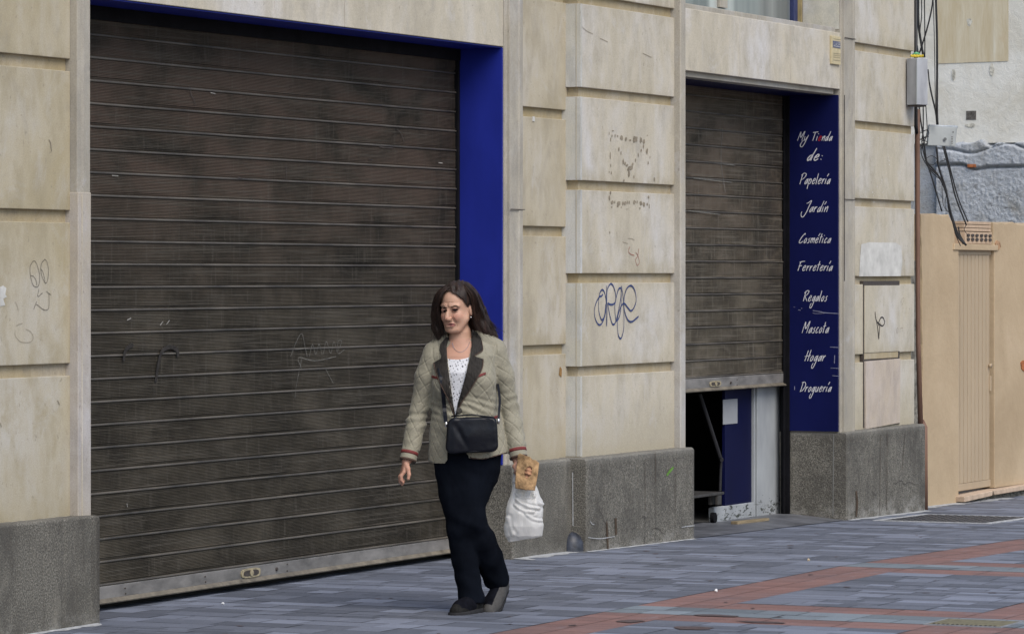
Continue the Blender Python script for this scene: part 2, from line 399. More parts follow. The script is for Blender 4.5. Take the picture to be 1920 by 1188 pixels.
# door surrounds, as swept profiles
MB().prism([(15.932, 9.72), (15.932, 9.657), (15.962, 9.653), (15.964, 9.658), (15.985, 9.652), (16.043, 9.652), (16.043, 9.975), (15.95, 9.975)], .5, BT).build('door_surround', TRIM, bld, bevel=.003)
m_ = MB().box(15.929, 16.046, 9.649, 9.75, .505, 2.03); m_.build('surround_patch', stone_mat('replaced_surround', (.375, .35, .33), (3, 3, 3), .2, .4, .3), bld, bevel=.004)
MB().box(15.960, 15.967, 9.646, 9.651, .51, 2.02).build('surround_bead', TRIM2, bld)
MB().prism([(20.667, 9.956), (20.667, 9.655), (20.69, 9.655), (20.692, 9.633), (20.80, 9.631), (20.815, 9.625), (20.86, 9.627), (20.875, 9.645), (20.875, 9.72)], .53, BT).build('door_surround', TRIM, bld, bevel=.003)
MB().prism([(23.083, 9.62), (23.083, 9.560), (23.092, 9.553), (23.108, 9.553), (23.112, 9.557), (23.16, 9.553), (23.167, 9.56), (23.167, 9.99), (23.083, 9.99)], .54, BT).build('door_surround', TRIM, bld, bevel=.002)
MB().prism([(26.003, 9.99), (26.003, 9.557), (26.028, 9.555), (26.030, 9.536), (26.20, 9.534), (26.222, 9.530), (26.245, 9.535), (26.25, 9.55), (26.25, 9.64)], .54, BT).build('door_surround', TRIM, bld, bevel=.003)
j = MB()
for b_ in ((26.028, 26.252, 9.5275, 9.532, 2.17, 2.174), (26.028, 26.252, 9.5275, 9.532, 3.30, 3.304), (20.69, 20.88, 9.6225, 9.628, 2.02, 2.024), (26.0285, 26.033, 9.5325, 9.5365, 1.6, 2.9)): MB().box(*b_).build('surround_joint', RUST, bld)
# lintels
MB().box(15.95, 20.665, 9.662, 9.99, 2.96, BT).build('lintel', LINT, bld, bevel=.004)
MB().box(15.95, 20.67, 9.672, 9.975, 2.952, 2.958).build('soffit_panel', BLUE, bld)
jl = MB()
for px_ in (515, 646): 
    X = onY(px_, 0, 9.66)[0]; MB().box(X, X + .005, 9.6605, 9.664, 2.962, BT).build('lintel_joint', TRIM2, bld)
for px_ in (1386, 1482):
    X = onY(px_, 0, 9.558)[0]; MB().box(X, X + .004, 9.5575, 9.562, 2.942, 3.33).build('lintel_joint', TRIM2, bld)
MB().box(23.16, 26.01, 9.56, 9.99, 2.94, 3.335).build('lintel', LINT, bld, bevel=.005)
l2 = MB(); xs = [23.167, 23.95, 24.9, 25.3, 25.965]
for i in range(4): l2.box(xs[i] + .002, xs[i+1], 9.592, 9.70, 2.905, 2.945)
l2.build('lintel_strip', TRIM, bld, bevel=.003)
l3 = MB(); xs = [23.167, 24.05, 24.45, 25.93]
for i in range(3): l3.box(xs[i] + .002, xs[i+1], 9.566, 9.80, 3.33, 3.367)
l3.build('window_sill', TRIM, bld, bevel=.004)
MB().box(23.17, 26.0, 9.70, 9.975, 2.90, 2.93).build('soffit_panel', BLUE2, bld)
# plinths
def plinth(X0, X1, Y0, Y1, zt, mat=GRAN, seed=0):
    nx = max(2, int((X1 - X0) / .03)); a = MB(); prof = [(0.0, -1), (0.0, zt - .012), (.004, zt - .004), (.012, zt), (Y1 - Y0, zt)]
    vs = []; Xs = np.linspace(X0, X1, nx + 1)
    r_ = random.Random(seed)
    for X in Xs:
        e = min(X - X0, X1 - X); ch = .006 if e < 1e-6 else 0
        for k, (dy, z) in enumerate(prof):
            if k == 0: z = -.4
            jz = r_.uniform(-.002, .002) if k in (1, 2, 3) else 0
            vs.append((X, Y0 + dy + ch + (r_.uniform(-.0015, .0015) if k else 0), z + jz - ch * (k > 0)))
    n = len(prof); fs = [(i*n+k, (i+1)*n+k, (i+1)*n+k+1, i*n+k+1) for i in range(nx) for k in range(n-1)]
    a.add(vs, fs)
    for i in (0, nx):    # end faces
        b = i * n; a.add([vs[b+k] for k in range(n)] + [(vs[b][0], Y1, -.4)], [tuple(range(n+1))])
    return a.build('plinth', mat, bld)
plinth(10.0, 16.052, 9.60, 9.99, .513, seed=1)
plinth(20.66, 21.51, 9.60, 9.99, .548, seed=2)
plinth(21.50, 23.20, 9.505, 9.99, .551, seed=3)
plinth(25.995, 27.69, 9.505, 10.0, .545, seed=4)
# joint lines, cracks and stains on the plinths
def paint(strokes, Y, wpx, mat, name, smooth=True, taper=False, off=.0025):
    if name != 'graffiti' and len(strokes) > 1:
        for st in strokes: o = paint([st], Y, wpx, mat, name, smooth, taper, off)
        return o
    a = MB()
    for st in strokes:
        p = smooth_pts(st, 6) if smooth and len(st) > 2 else st
        q = [onY(x, y, Y - off) for x, y in p]; Z = q[0][0] * c_ + Y * s_
        n = len(q); wd = wpx * Z / F
        W = [wd * 1.25 * (.55 + .45 * math.sin(math.pi * (i + .5) / n)) if taper else wd for i in range(n)]
        a.ribbon(q, W, (0, -1, 0))
    return a.build(name, mat, bld, fixn=False)
def Z5(l): return [(1040 + x / 4.95, 820 + y / 4.95) for x, y in l]
paint([Z5(l) for l in ([(412,668),(440,710),(455,760),(480,800)], [(840,720),(842,830),(838,940),(840,1015)], [(800,745),(835,728),(852,755)], [(720,850),(760,825)], [(910,838),(960,840),(990,875),(1015,885)])], 9.503, 1.1, RUST, 'crack', taper=True)
paint([Z5(l) for l in ([(935,135),(935,420)], [(838,200),(845,690)])], 9.503, 1.3, STAIN, 'plinth_joint', smooth=False)
paint([Z5(l) for l in ([(485,780),(490,900),(497,1050)], )], 9.503, 7, STAIN, 'damp_stain', taper=True)
paint([Z5(l) for l in ([(567,745),(572,900)],)], 9.503, 9, STAIN, 'damp_stain')
paint([Z5(l) for l in ([(310,925),(420,935),(560,915)], [(1180,830),(1240,820),(1300,815)], [(330,775),(350,800),(370,805)])], 9.503, 1.4, MORTAR, 'lime_bloom', taper=True)
paint([Z5([(1040,350),(1070,310),(1105,272)])], 9.503, 5, INKG, 'green_spray_mark', taper=True)
Z9 = lambda l: [(1440 + x / 4.95, 760 + y / 4.95) for x, y in l]
paint([Z9([(820,790),(828,900),(820,1030)])], 9.503, 9, STAIN, 'damp_stain', taper=True)
paint([[(1651, 815), (1650, 962)], [(1664, 812), (1663, 958)], [(1697, 812), (1692, 880)]], 9.503, 1.4, STAIN, 'plinth_joint', smooth=False)
paint([[(1677, 908), (1690, 900), (1696, 907), (1706, 903), (1716, 908)], [(1636, 921), (1643, 928)]], 9.503, 1.0, RUST, 'crack', taper=True)
a = MB()   # joint on the side return of the right plinth
a.ribbon([onX(1563, 812, 25.992), onX(1562, 968, 25.992)], .007, (-1, 0, 0)); a.build('plinth_joint', simple('grey_mortar', (.19, .19, .18), .9), bld, fixn=False)
a = MB(); a.ribbon([onX(1073.6, 885, 21.498), onX(1074.4, 985, 21.498)], .006, (-1, 0, 0)); a.build('plinth_joint', MORTAR, bld, fixn=False)

# shutters
def shutter(X0, X1, Y, zbar, bar_h, ztop, mat, pitch):
    prof = []; z = zbar + bar_h
    while z < ztop:
        # bead then ribbed panel
        prof += [(0.004, z), (-.007, z + .001), (-.0085, z + .005), (-.007, z + .009), (.003, z + .0115)]
        zz = z + .016; nr = 12; hr = (pitch - .022) / nr
        for k in range(nr):
            prof += [(.0010, zz + hr * .1), (-.0018, zz + hr * .35), (-.0018, zz + hr * .65), (.0010, zz + hr * .9)]
            zz += hr
        prof += [(.002, z + pitch - .004)]
        z += pitch
    nx = 24; Xs = np.linspace(X0, X1, nx + 1); n = len(prof); vs = []
    for i, X in enumerate(Xs):
        for k, (dy, zz) in enumerate(prof):
            row = int((zz - zbar) / pitch)
            wob = .005 * math.sin(row * 1.7 + X * 1.3) * math.sin(X * 2.1 + row) + .004 * math.exp(-((X - 17.6 - .37 * (row % 5)) / .12)**2) * ((row * 7) % 3 == 0)
            vs.append((X, Y + dy + wob, zz))
    fs = [(i*n+k, (i+1)*n+k, (i+1)*n+k+1, i*n+k+1) for i in range(nx) for k in range(n-1)]
    a = MB(); a.add(vs, fs)
    a.m = [1 if (k % (5 + 48 + 1)) < 4 else 0 for i in range(nx) for k in range(n - 1)]
    sh = a.build('roller_shutter', [mat, BEADM], bld, fixn=False)
    b = MB(); b.box(X0, X1, Y - .012, Y + .02, zbar + .024, zbar + bar_h - .002); bo = b.build('bottom_bar', BARM, sh, bevel=.003)
    b = MB(); b.prism([(Y - .026, zbar + .002), (Y - .03, zbar + .008), (Y - .012, zbar + .026), (Y + .02, zbar + .026), (Y + .02, zbar)], X0, X1, axis='x'); b.build('bar_lip', BARD, sh)
    return sh
def lock(sh, px, py, Y, w_, h_):
    x, _, z = onY(px, py, Y - .014); 
    pts = []
    for k in range(20):
        a_ = 2 * math.pi * k / 20; pts.append((x + w_/2 * abs(math.cos(a_))**.6 * (1 if math.cos(a_) > 0 else -1), z + h_/2 * abs(math.sin(a_))**.6 * (1 if math.sin(a_) > 0 else -1)))
    p = MB(); p.prism(pts, Y - .018, Y - .011, axis='y'); p.build('lock_plate', BRASS, sh, bevel=.001)
    i = MB(); i.prism([(x + (a_ - x) * .78, z + (b_ - z) * .62) for a_, b_ in pts], Y - .0195, Y - .0175, axis='y'); i.build('lock_recess', RUST, sh)
    q = MB(); q.prism([(x + w_ * .09 * math.cos(t * .63), z + h_ * .33 * math.sin(t * .63)) for t in range(10)], Y - .023, Y - .019, axis='y'); q.build('lock_cylinder', BRASS, sh)
    for dx in (.30, ):
        for dz in (-.018, .018):
            q = MB(); q.tube([(x + w_ * .5 + dx, Y - .016, z + dz), (x + w_ * .5 + dx, Y - .008, z + dz)], .004, 8); q.build('rivet', RUST, sh)
    q = MB(); q.tube([(x + w_ * .5 + .18, Y - .02, z), (x + w_ * .5 + .18, Y - .008, z)], [.009, .011], 10); q.build('keyhole', RUST, sh)
sh1 = shutter(16.0, 20.672, 9.955, .034, .089, 3.0, SHUT1, .1118)
lock(sh1, 470, 1073, 9.955, .21, .05)
sh2 = shutter(23.16, 25.985, 9.975, .862, .093, 2.93, SHUT2, .1105)
lock(sh2, 1341, 719, 9.975, .20, .038)
a = MB()
for px_, py_ in ((235, 1102), (236, 1112), (385, 1080), (386, 1090)):
    x, _, z = onY(px_, py_, 9.94); a.tube([(x, 9.938, z), (x, 9.946, z)], .004, 6)
a.build('rivet', RUST, sh1)
MB().box(15.95, 20.67, 9.93, 9.952, 2.885, 2.96).build('shutter_box', BLACK, bld, bevel=.004)
MB().box(20.63, 20.668, 9.935, 9.975, .0, 2.95).build('guide_rail', BLACK, bld, bevel=.003)
SCR2 = simple('dull_scratch', (.26, .25, .23), .8, .2, .3, 30)
# shutter scribbles and dirt marks
def scr(strokes, Y, w_, mat, name, sh):
    a = MB()
    for st in strokes:
        p = smooth_pts(st, 5) if len(st) > 2 else st
        a.ribbon([onY(x, y, Y - .0095) for x, y in p], w_, (0, -1, 0))
    return a.build(name, mat, sh, fixn=False)
scr([[(545,668),(556,640),(566,625),(572,650),(576,668)],[(553,655),(575,652)],[(580,668),(586,645),(592,664),(598,645),(604,664)],[(606,664),(612,640),(620,662),(626,640),(632,660)],[(634,656),(641,640),(634,640),(634,662),(646,655)],[(565,690),(560,670),(590,676),(630,668)],[(610,690),(625,718)],[(566,672),(556,720),(553,746)]], 9.955, .003, SCR, 'scratched_tag', sh1)
scr([[(292,715),(296,690),(303,660),(318,650),(332,656),(334,668)],[(232,676),(236,655),(250,645)]], 9.955, .022, simple('soot_mark', (.035, .032, .03), .8, .1, .3, 20), 'soot_mark', sh1)
scr([[(352,170),(356,163),(358,176),(364,188),(366,197)],[(745,243),(752,250),(758,266)],[(712,275),(722,277),(737,277)],[(536,305),(538,338)],[(446,332),(455,335)],[(692,298),(700,300)],[(470,370),(476,380)]], 9.955, .005, RUST, 'dent_mark', sh1)
scr([[(395,174),(404,176)],[(238,600),(246,596)],[(238,943),(239,950)],[(210,329),(222,330)],[(822,305),(830,306)],[(300,610),(306,602)],[(312,608),(318,600)]], 9.955, .005, SCR2, 'paint_chip', sh1)
scr([[(1355,240),(1352,300),(1360,360)],[(1330,305),(1378,310)],[(1300,334),(1372,342)],[(1290,395),(1350,402)]], 9.975, .006, SCR, 'scratch', sh2)
# jamb lining of the big door (plain blue) and black strip of the small door
MB().box(20.655, 20.668, 9.665, 9.938, .545, 2.953).build('jamb_panel', BLUE, bld, bevel=.002)
tag(bld.children[-1], 'plain royal blue door jamb panel')
MB().box(25.975, 26.004, 9.926, 9.99, -.3, 2.905).build('guide_rail', BLACK, bld, bevel=.003)
MB().box(25.955, 25.976, 9.955, 9.968, -.3, 2.905).build('guide_rail', BLACK, bld, bevel=.002)
# window over the small door
wn = MB().box(25.82, 25.995, 9.83, 9.88, 3.365, 4.6).box(23.17, 23.50, 9.83, 9.88, 3.365, 4.6).box(23.50, 25.82, 9.83, 9.88, 3.365, 3.385).build('window', FRAMEB, bld, bevel=.004)
MB().box(23.55, 25.80, 9.855, 9.865, 3.375, 4.6).build('pane', GLASS, wn)
MB().box(23.17, 23.46, 9.825, 9.8295, 3.375, 4.6).build('pane', GLASS, wn)
MB().box(25.885, 25.905, 9.80, 9.829, 3.38, 4.6).build('frame_bead', simple('yellowed_strip', (.30, .24, .12)), wn)
x, _, z = onY(1352, 9, 9.85); MB().box(x - .06, x + .08, 9.835, 9.853, z - .02, z + .035).build('window_sticker', TRIM, wn)
MB().box(25.998, 26.02, 9.565, 9.99, 3.36, BT).build('window_return', PLAST, bld)
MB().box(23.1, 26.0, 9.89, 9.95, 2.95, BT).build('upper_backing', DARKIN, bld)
# body of the building behind the facade and the dark shop behind the small door
g = MB(); g.box(10, 15.97, 9.99, 10.25, -.3, BT).box(10, 27.70, 10.2, 10.4, 2.99, BT).box(27.45, 27.70, 9.90, 20, -.5, BT).box(10, 10.2, 9.9, 20, -.3, BT).box(10, 27.7, 19.8, 20, -.5, BT).box(10, 27.7, 9.99, 20, BT - .1, BT)
g.build('side_wall', STONE_D, bld)
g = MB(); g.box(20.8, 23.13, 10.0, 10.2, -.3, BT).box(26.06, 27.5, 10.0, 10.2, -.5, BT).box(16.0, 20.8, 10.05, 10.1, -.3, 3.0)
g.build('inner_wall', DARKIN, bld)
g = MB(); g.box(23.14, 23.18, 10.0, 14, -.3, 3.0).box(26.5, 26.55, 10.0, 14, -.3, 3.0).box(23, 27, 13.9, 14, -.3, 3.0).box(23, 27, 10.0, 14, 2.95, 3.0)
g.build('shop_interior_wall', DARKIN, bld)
g = MB(); g.box(23.0, 26.6, 9.99, 14, -.12, -.046); g.build('shop_floor', simple('shop_floor', (.10, .10, .10), .5, .4, .2, 6), bld)
# white inner door post and blue shop door standing open inside
YI = 10.03
x0 = onY(1420, 0, YI)[0]; x1 = onY(1468, 0, YI)[0]
MB().box(x0, x1 + .15, YI, YI + .12, -.08, 2.6).build('white_door_post', WHITEP, bld, bevel=.004)
xa = onY(1404, 0, YI + .05)[0]
MB().box(xa, x0 - .012, YI + .01, YI + .06, -.08, 2.6).build('white_door_frame', WHITEP, bld, bevel=.004)
xb = onY(1340, 0, YI + .01)[0]
MB().box(xb, xa + .01, YI + .015, YI + .055, -.06, .065).build('white_door_frame', WHITEP, bld, bevel=.003)
xc = onY(1354, 0, YI + .05)[0]
sdr = MB().box(xc, xa, YI + .03, YI + .05, .06, 2.4).build('shop_door', blue_mat('inner_door_blue', .14), bld)
tag(sdr, 'dark blue inner shop door with a blank paper notice')
p0 = onY(1356, 749, YI + .026); p1 = onY(1383, 793, YI + .026)
MB().box(p0[0], p1[0], YI + .0265, YI + .029, p1[2], p0[2]).build('paper_notice', PAPER, sdr)
br = MB(); br.tube([onY(1312, 738, YI + .1), onY(1352, 862, YI + .02)], .014, 8); br.tube([onY(1352, 862, YI + .02), onY(1350, 920, YI + .02)], .01, 8)
br.tube([onY(1353, 860, YI + .015), onY(1353.5, 862, YI - .01)], .012, 8)
br.build('door_brace', simple('grey_steel', (.022, .022, .025), .7, .2), bld)

# graffiti and marks on the stone
G1 = lambda l: [(1090 + x / 9.138, 520 + y / 9.138) for x, y in l]
orge = [[(372,290),(345,318),(315,330),(260,420),(225,560),(240,700),(290,800),(340,800),(390,700),(420,560),(425,400),(400,260),(360,210),(320,260),(300,380),(300,560),(330,690),(360,725),(400,640),(420,450)],
 [(435,140),(430,400),(430,700),(437,830),(445,600),(440,350),(450,200),(500,110),(550,150),(585,270),(590,400),(560,450),(510,465),(455,440)],
 [(455,440),(480,600),(520,760),(550,805),(590,760),(640,560),(680,330),(690,140)],
 [(680,180),(640,200),(600,340),(575,500),(590,700),(610,740),(660,650),(685,450),(685,200)],
 [(690,150),(720,350),(730,550),(730,850),(700,1000),(670,1045),(635,980),(620,800),(630,650),(680,500),(735,445),(800,520),(850,570),(900,520),(940,400),(930,270),(890,170),(840,140),(780,190),(740,320),(730,480),(760,640),(810,740),(870,755),(930,710),(980,665)]]
a = MB()
for si, st in enumerate(orge):
    p = smooth_pts(G1(st), 6); q = [onY(x, y, 9.5955 - .0002 * si) for x, y in p]; n = len(q); W = []
    for i in range(n):
        d = Vector(q[min(i+1, n-1)]) - Vector(q[max(i-1, 0)]); d.normalize(); W.append((1.5 + 2.0 * abs(d.x) ** 1.3) * 24.3 / F)
    a.ribbon(q, W, (0, -1, 0))
tag(a.build('graffiti', INKB, bld, fixn=False), 'looping blue marker tag on the pilaster')
G2 = lambda l: [(1120 + x / 4.243, 230 + y / 4.243) for x, y in l]
tag(paint([G2([(260,985),(248,1020),(265,1045),(295,1055)]), G2([(330,1000),(322,1060),(305,1090),(318,1135),(335,1110),(325,1060),(305,1030)])], 9.598, 1.1, INKR, 'graffiti'), 'small red scribble on the pilaster')
paint([G2([(245,920),(270,922),(296,932)]), G2([(200,948),(225,955),(245,962)])], 9.598, .7, GLUE, 'scratch')
a = MB()
for k, (x, y, rx, ry) in enumerate([(125,65,10,4),(95,85,3,12),(118,105,3,12),(142,105,4,14),(162,105,6,8),(194,122,12,18),(228,130,10,15),(262,140,12,8),(302,132,24,26),(348,138,11,24),(372,150,10,20),(398,102,7,3),(172,210,6,16),(104,265,4,28),(107,135,4,14),(207,310,6,22),(222,325,8,14),(238,340,10,10),(265,360,24,18),(282,332,8,14),(253,405,8,24),(245,372,8,10),(327,255,4,18),(350,222,5,14),(368,190,6,16),(396,228,9,22),(405,320,4,16),(112,400,4,12),(95,393,4,8),(212,460,8,10),(292,430,4,14),(455,450,8,16),(108,340,3,14),(190,240,3,14),(305,300,3,14),(420,275,3,8),
        (106,560,6,14),(98,600,6,20),(120,635,12,16),(140,630,4,12),(172,640,14,18),(165,662,8,10),(205,640,8,16),(222,640,8,18),(238,636,6,16),(254,634,6,16),(296,632,12,16),(318,632,4,14),(348,640,12,18),(372,650,12,20),(398,648,7,12),(414,665,3,20),(408,592,7,12),(340,680,4,8),(238,688,12,2),(192,672,4,6),(116,672,4,8),(100,872,4,10)]):
    p = onY(*G2([(x, y)])[0], 9.5955 - .0001 * (k % 5)); a.disc(p, rx / 4.243 * 24.3 / F / .93 * 2.0, ry / 4.243 * 24.3 / F, 9, k)
a.build('glue_residue', GLUE, bld, fixn=False)
paint([[(1078 + .0 * i, 40 + 8 * i) for i in range(2)]], 9.598, .5, GLUE, 'scratch')
paint([[(1091, 50), (1100, 58), (1112, 64)], [(1125, 72), (1140, 79)], [(1205, 100), (1222, 108)]], 9.598, .9, GLUE, 'scratch')
G3 = lambda l: [(x / 4.95, 460 + y / 4.95) for x, y in l]
tag(paint([G3(l) for l in ([(300,150),(330,150),(360,230),(370,300),(362,365)], [(300,155),(280,200),(285,290),(310,370),(345,385),(362,365)], [(290,280),(315,290),(335,325),(343,370)],
   [(415,128),(385,170),(380,230),(395,300),(425,348),(445,310),(450,220),(435,150),(415,128)], [(380,218),(400,250),(420,330)], [(362,400),(352,472),(395,440)], [(430,425),(475,460)], [(455,445),(455,570),(430,600),(395,590),(360,560),(335,545)], [(340,520),(313,592)])], 9.693, .9, INKK, 'graffiti'), 'thin black marker scribble on the left wall')
paint([G3(l) for l in ([(240,775),(285,800),(310,850),(290,890),(245,900),(190,890),(145,840),(140,790)], [(150,745),(180,730),(210,722)], [(140,520),(160,560),(172,615)])], 9.693, .8, GLUE, 'graffiti')
a = MB(); a.add([onY(x, y, 9.691) for x, y in [(0,538),(6,535),(12,540),(10,552),(13,556),(6,560),(10,572),(0,574)]], [tuple(range(8))]); a.build('paint_patch', PATCHW, bld, fixn=False)
paint([[(190 / 1.98 - 4, 262), (95, 268), (97, 284)], [(108, 750), (112, 758)], [(0, 792), (3, 800)]], 9.693, 2.0, GLUE, 'grime_mark')
a = MB(); a.disc(onY(1051, 697, 9.69), .022, .03, 12, 3); a.build('rust_spot', RUSTS, bld, fixn=False)
a = MB(); p = onY(998.5, 223, 9.69); a.box(p[0], p[0] + .03, 9.688, 9.694, p[2] - .014, p[2] + .014); a.build('paint_patch', PATCHW, bld, bevel=.001)
# right pier: access covers, painted patch, flaring plaster
XC0, XC1 = onY(1621, 0, 9.59)[0], onY(1686.5, 0, 9.59)[0]
MB().box(XC0 - .012, XC1 + .012, 9.5935, 9.62, .555, 1.60).build('cover_recess', RUST, bld)
z1 = onY(1650, 535, 9.59)[2]; z2 = onY(1650, 660, 9.59)[2]
cv = MB().box(XC0, XC1, 9.586, 9.598, z2, z1).build('access_cover', STONE_D, bld, bevel=.003)
MB().box(XC0, XC1 - .03, 9.590, 9.60, z2 - .045, z2 - .002).build('cover_joint', STONE_G, bld, bevel=.002)
z3 = onY(1650, 674, 9.59)[2]; z4 = onY(1650, 799, 9.59)[2]
a = MB(); a.prism([(XC0 + .01, z4 - .008), (XC1 - .015, z4 + .012), (XC1, z3), (XC0, z3 - .006)], 9.580, 9.597, axis='y'); a.build('access_cover', PINK, bld, bevel=.003)
tag(paint([[(1580 + x / 3.711, 500 + y / 3.711) for x, y in l] for l in ([(226,312),(230,350),(240,382),(275,410),(292,390),(285,358),(268,352),(252,385),(250,410)], [(238,385),(246,440),(252,500),(256,440),(262,390)])], 9.586, 2.6, INKK, 'graffiti'), 'small dark spray mark on the access cover')
paint([[(1580 + x / 3.711, 500 + y / 3.711) for x, y in l] for l in ([(232,680),(238,710)], [(483,702),(484,728)], [(405,250),(420,215),(425,235),(410,270)], [(378,430),(385,425),(385,455),(376,455),(378,430)], [(400,430),(418,425),(415,450)])], 9.584, .8, GLUE, 'scratch')
a = MB(); a.add([onY(x, y, 9.5955) for x, y in [(1611,518),(1613,480),(1615,458),(1630,454),(1680,455),(1690,462),(1692,490),(1689,517.5)]], [tuple(range(8))]); tag(a.build('paint_patch', PATCHW, bld, fixn=False), 'white painted-over patch on the right pier')
a = MB(); r5 = random.Random(5)
for k in range(60):
    cx = r5.choice([(1606, 258), (1612, 260), (1640, 262), (1652, 266), (1610, 300), (1648, 340), (1620, 360), (1640, 362), (1655, 360), (1690, 270), (1664, 300)])
    p = onY(cx[0] + r5.gauss(0, 5), cx[1] + r5.gauss(0, 6), 9.5955 - .0001 * (k % 6)); a.disc(p, r5.uniform(.003, .009), r5.uniform(.002, .006), 6, k)
a.build('paint_patch', PATCHW, bld, fixn=False)
a = MB(); a.add([(27.69, 9.60, 1.02), (27.72, 9.64, .98), (27.76, 9.66, .70), (27.80, 9.66, .545), (27.69, 9.60, .545), (27.69, 9.70, 1.02), (27.80, 9.72, .545)], [(0,1,2,3,4), (0,5,1), (1,5,6,3,2)]); a.build('plaster_flare', PLAST, bld)

#=SECTION sign
sg = empty('shop_sign', (25.99, 9.74, .55), 'tall dark blue panel with white handwritten shop words beside the half-open shutter', 'sign')
MB().box(25.985, 26.0035, 9.566, 9.927, .548, 2.90).build('panel', BLUE2, sg, bevel=.002)
GL = {
'M': ([[(0,0),(.2,1.75),(.3,1.8),(.6,.7),(1.2,2.1),(1.05,0)]], 1.25), 'y': ([[(0,1.0),(.08,.3),(.3,.1),(.65,.9)], [(.8,1.25),(.5,-.2),(.2,-1.15),(-.2,-1.35),(-.5,-1.0),(-.35,-.3),(-.05,.15)]], .85),
'T': ([[(-.1,1.8),(1.15,1.95)], [(.5,1.9),(.4,0)]], .95), 'i': ([[(0,1),(0,0)], [(.1,1.45),(.12,1.6)]], .18), 'í': ([[(0,1),(0,0)], [(.1,1.4),(.32,1.95)]], .18),
'e': ([[(.05,.5),(.45,.62),(.5,.95),(.3,1.02),(.05,.6),(.03,.2),(.22,.0),(.6,.3)]], .6), 'n': ([[(0,1),(0,0)], [(0,.35),(.35,1),(.48,.9),(.48,0)]], .5),
'd': ([[(.5,.9),(.25,.85),(.02,.35),(.1,0),(.35,.25),(.6,1.2),(.75,2.1)], [(.58,.8),(.52,0)]], .65), 'a': ([[(.5,.9),(.25,.85),(0,.3),(.1,0),(.35,.35),(.55,1),(.52,0)]], .55),
'P': ([[(.05,-.05),(.15,1.85)], [(-.1,1.6),(.35,2.0),(.95,1.85),(.75,1.2),(.15,.75)]], .85), 'p': ([[(0,1),(0,-.9)], [(0,.45),(.3,1),(.5,.6),(.3,.05),(0,.15)]], .55),
'l': ([[(0,2.0),(0,.15),(.08,0)]], .15), 'r': ([[(0,1),(0,0)], [(0,.4),(.25,.9),(.45,.95)]], .42),
'J': ([[(.1,1.6),(.45,1.75),(.95,2.15),(.8,1.2),(.6,.0),(.25,-.85),(-.15,-.85),(-.4,-.3),(-.35,.1)]], .9), 'C': ([[(.85,1.65),(.85,1.95),(.4,1.4),(.02,.45),(.08,.05),(.4,.05),(.85,.4)]], .8),
'o': ([[(.3,1),(.02,.5),(.12,0),(.42,.3),(.45,.8),(.3,1)]], .5), 's': ([[(.45,1),(.15,.75),(.35,.4),(.2,0),(-.1,.1)]], .42),
'm': ([[(0,1),(0,0)], [(0,.4),(.25,1),(.36,.8),(.36,0)], [(.36,.4),(.62,1),(.75,.8),(.75,0)]], .78), 'é': ([[(.05,.5),(.45,.62),(.5,.95),(.3,1.02),(.05,.6),(.03,.2),(.22,.0),(.6,.3)], [(.35,1.4),(.6,1.95)]], .6),
't': ([[(.15,1.9),(.1,0)], [(-.15,1.15),(.45,1.3)]], .4), 'c': ([[(.45,.85),(.3,1),(.02,.4),(.15,0),(.5,.25)]], .5),
'F': ([[(.05,0),(.15,1.85)], [(-.1,1.65),(.3,1.8),(1.05,1.9)], [(-.05,.9),(.65,1.05)]], .75), 'R': ([[(.05,0),(.12,1.9)], [(-.15,1.5),(.3,1.95),(.8,1.9),(.7,1.4),(.15,.95)], [(.15,.95),(.95,0)]], .9),
'g': ([[(.5,.9),(.25,.85),(0,.35),(.1,.05),(.35,.35),(.55,1),(.48,0),(.25,-1.1),(-.05,-1.25),(-.15,-.8),(0,-.35)]], .55), 'H': ([[(0,0),(.12,1.9)], [(.65,2.0),(.55,0)], [(-.25,.8),(.9,1.05)]], .75),
'D': ([[(.1,0),(.15,1.85)], [(-.15,1.8),(.5,1.9),(.9,1.3),(.55,.35),(-.05,0)]], .85), 'u': ([[(0,1),(0,.2),(.15,0),(.4,.35),(.5,1),(.5,0)]], .55), ':': ([[(.1,.15),(.12,.25)], [(.1,.75),(.12,.85)]], .2), ' ': ([], .35)}
def word(text, x0, x1, base, cap, xw=.0046, red=()):
    adv = 0; strokes = []; sh_ = .33
    for i, ch in enumerate(text):
        g_, wd = GL[ch]
        for st in g_:
            p = smooth_pts(st, 5) if len(st) > 2 else st
            strokes.append((i in red, [(adv + x + y * sh_, y) for x, y in p]))
        adv += wd + .30
    xs = [x for _, s in strokes for x, y in s]; lo, hi = min(xs), max(xs); sy = cap / 2.0
    for isred, nm in ((False, 'lettering'), (True, 'red_letter')):
        a = MB(); k = 0
        for r_, s in strokes:
            if r_ != isred: continue
            k += 1
            q = [onX(x0 + (x - lo) / (hi - lo) * (x1 - x0), base - y * sy, 25.9838 - .00015 * k) for x, y in s]
            n = len(q); a.ribbon(q, [xw * (1.15 if not isred else 1.5) * (.75 + .35 * math.sin(math.pi * (i + .5) / n)) for i in range(n)], (-1, 0, 0))
        if a.v: a.build(nm, REDL if isred else LETTER, sg, fixn=False)
word('My Tienda', 1495, 1561, 264, 17, red=(5,)); word('de:', 1514, 1542, 301, 22, .007)
for tx, x0, x1, b, h in (('Papelería',1499.5,1557.5,345,20),('Jardín',1502,1552.5,397.5,20),('Cosmética',1498.5,1558.5,455.5,18.5),('Ferretería',1496,1561.5,507.6,19),
        ('Regalos',1506,1552,564.5,20),('Mascota',1503.7,1554.7,624,21.5),('Hogar',1509,1548.5,676.6,21),('Droguería',1499.5,1559.5,734,19)):
    word(tx, x0, x1, b, h)
G4 = lambda l: [(1480 + x / 5.165, 530 + y / 5.165) for x, y in l]
a = MB()
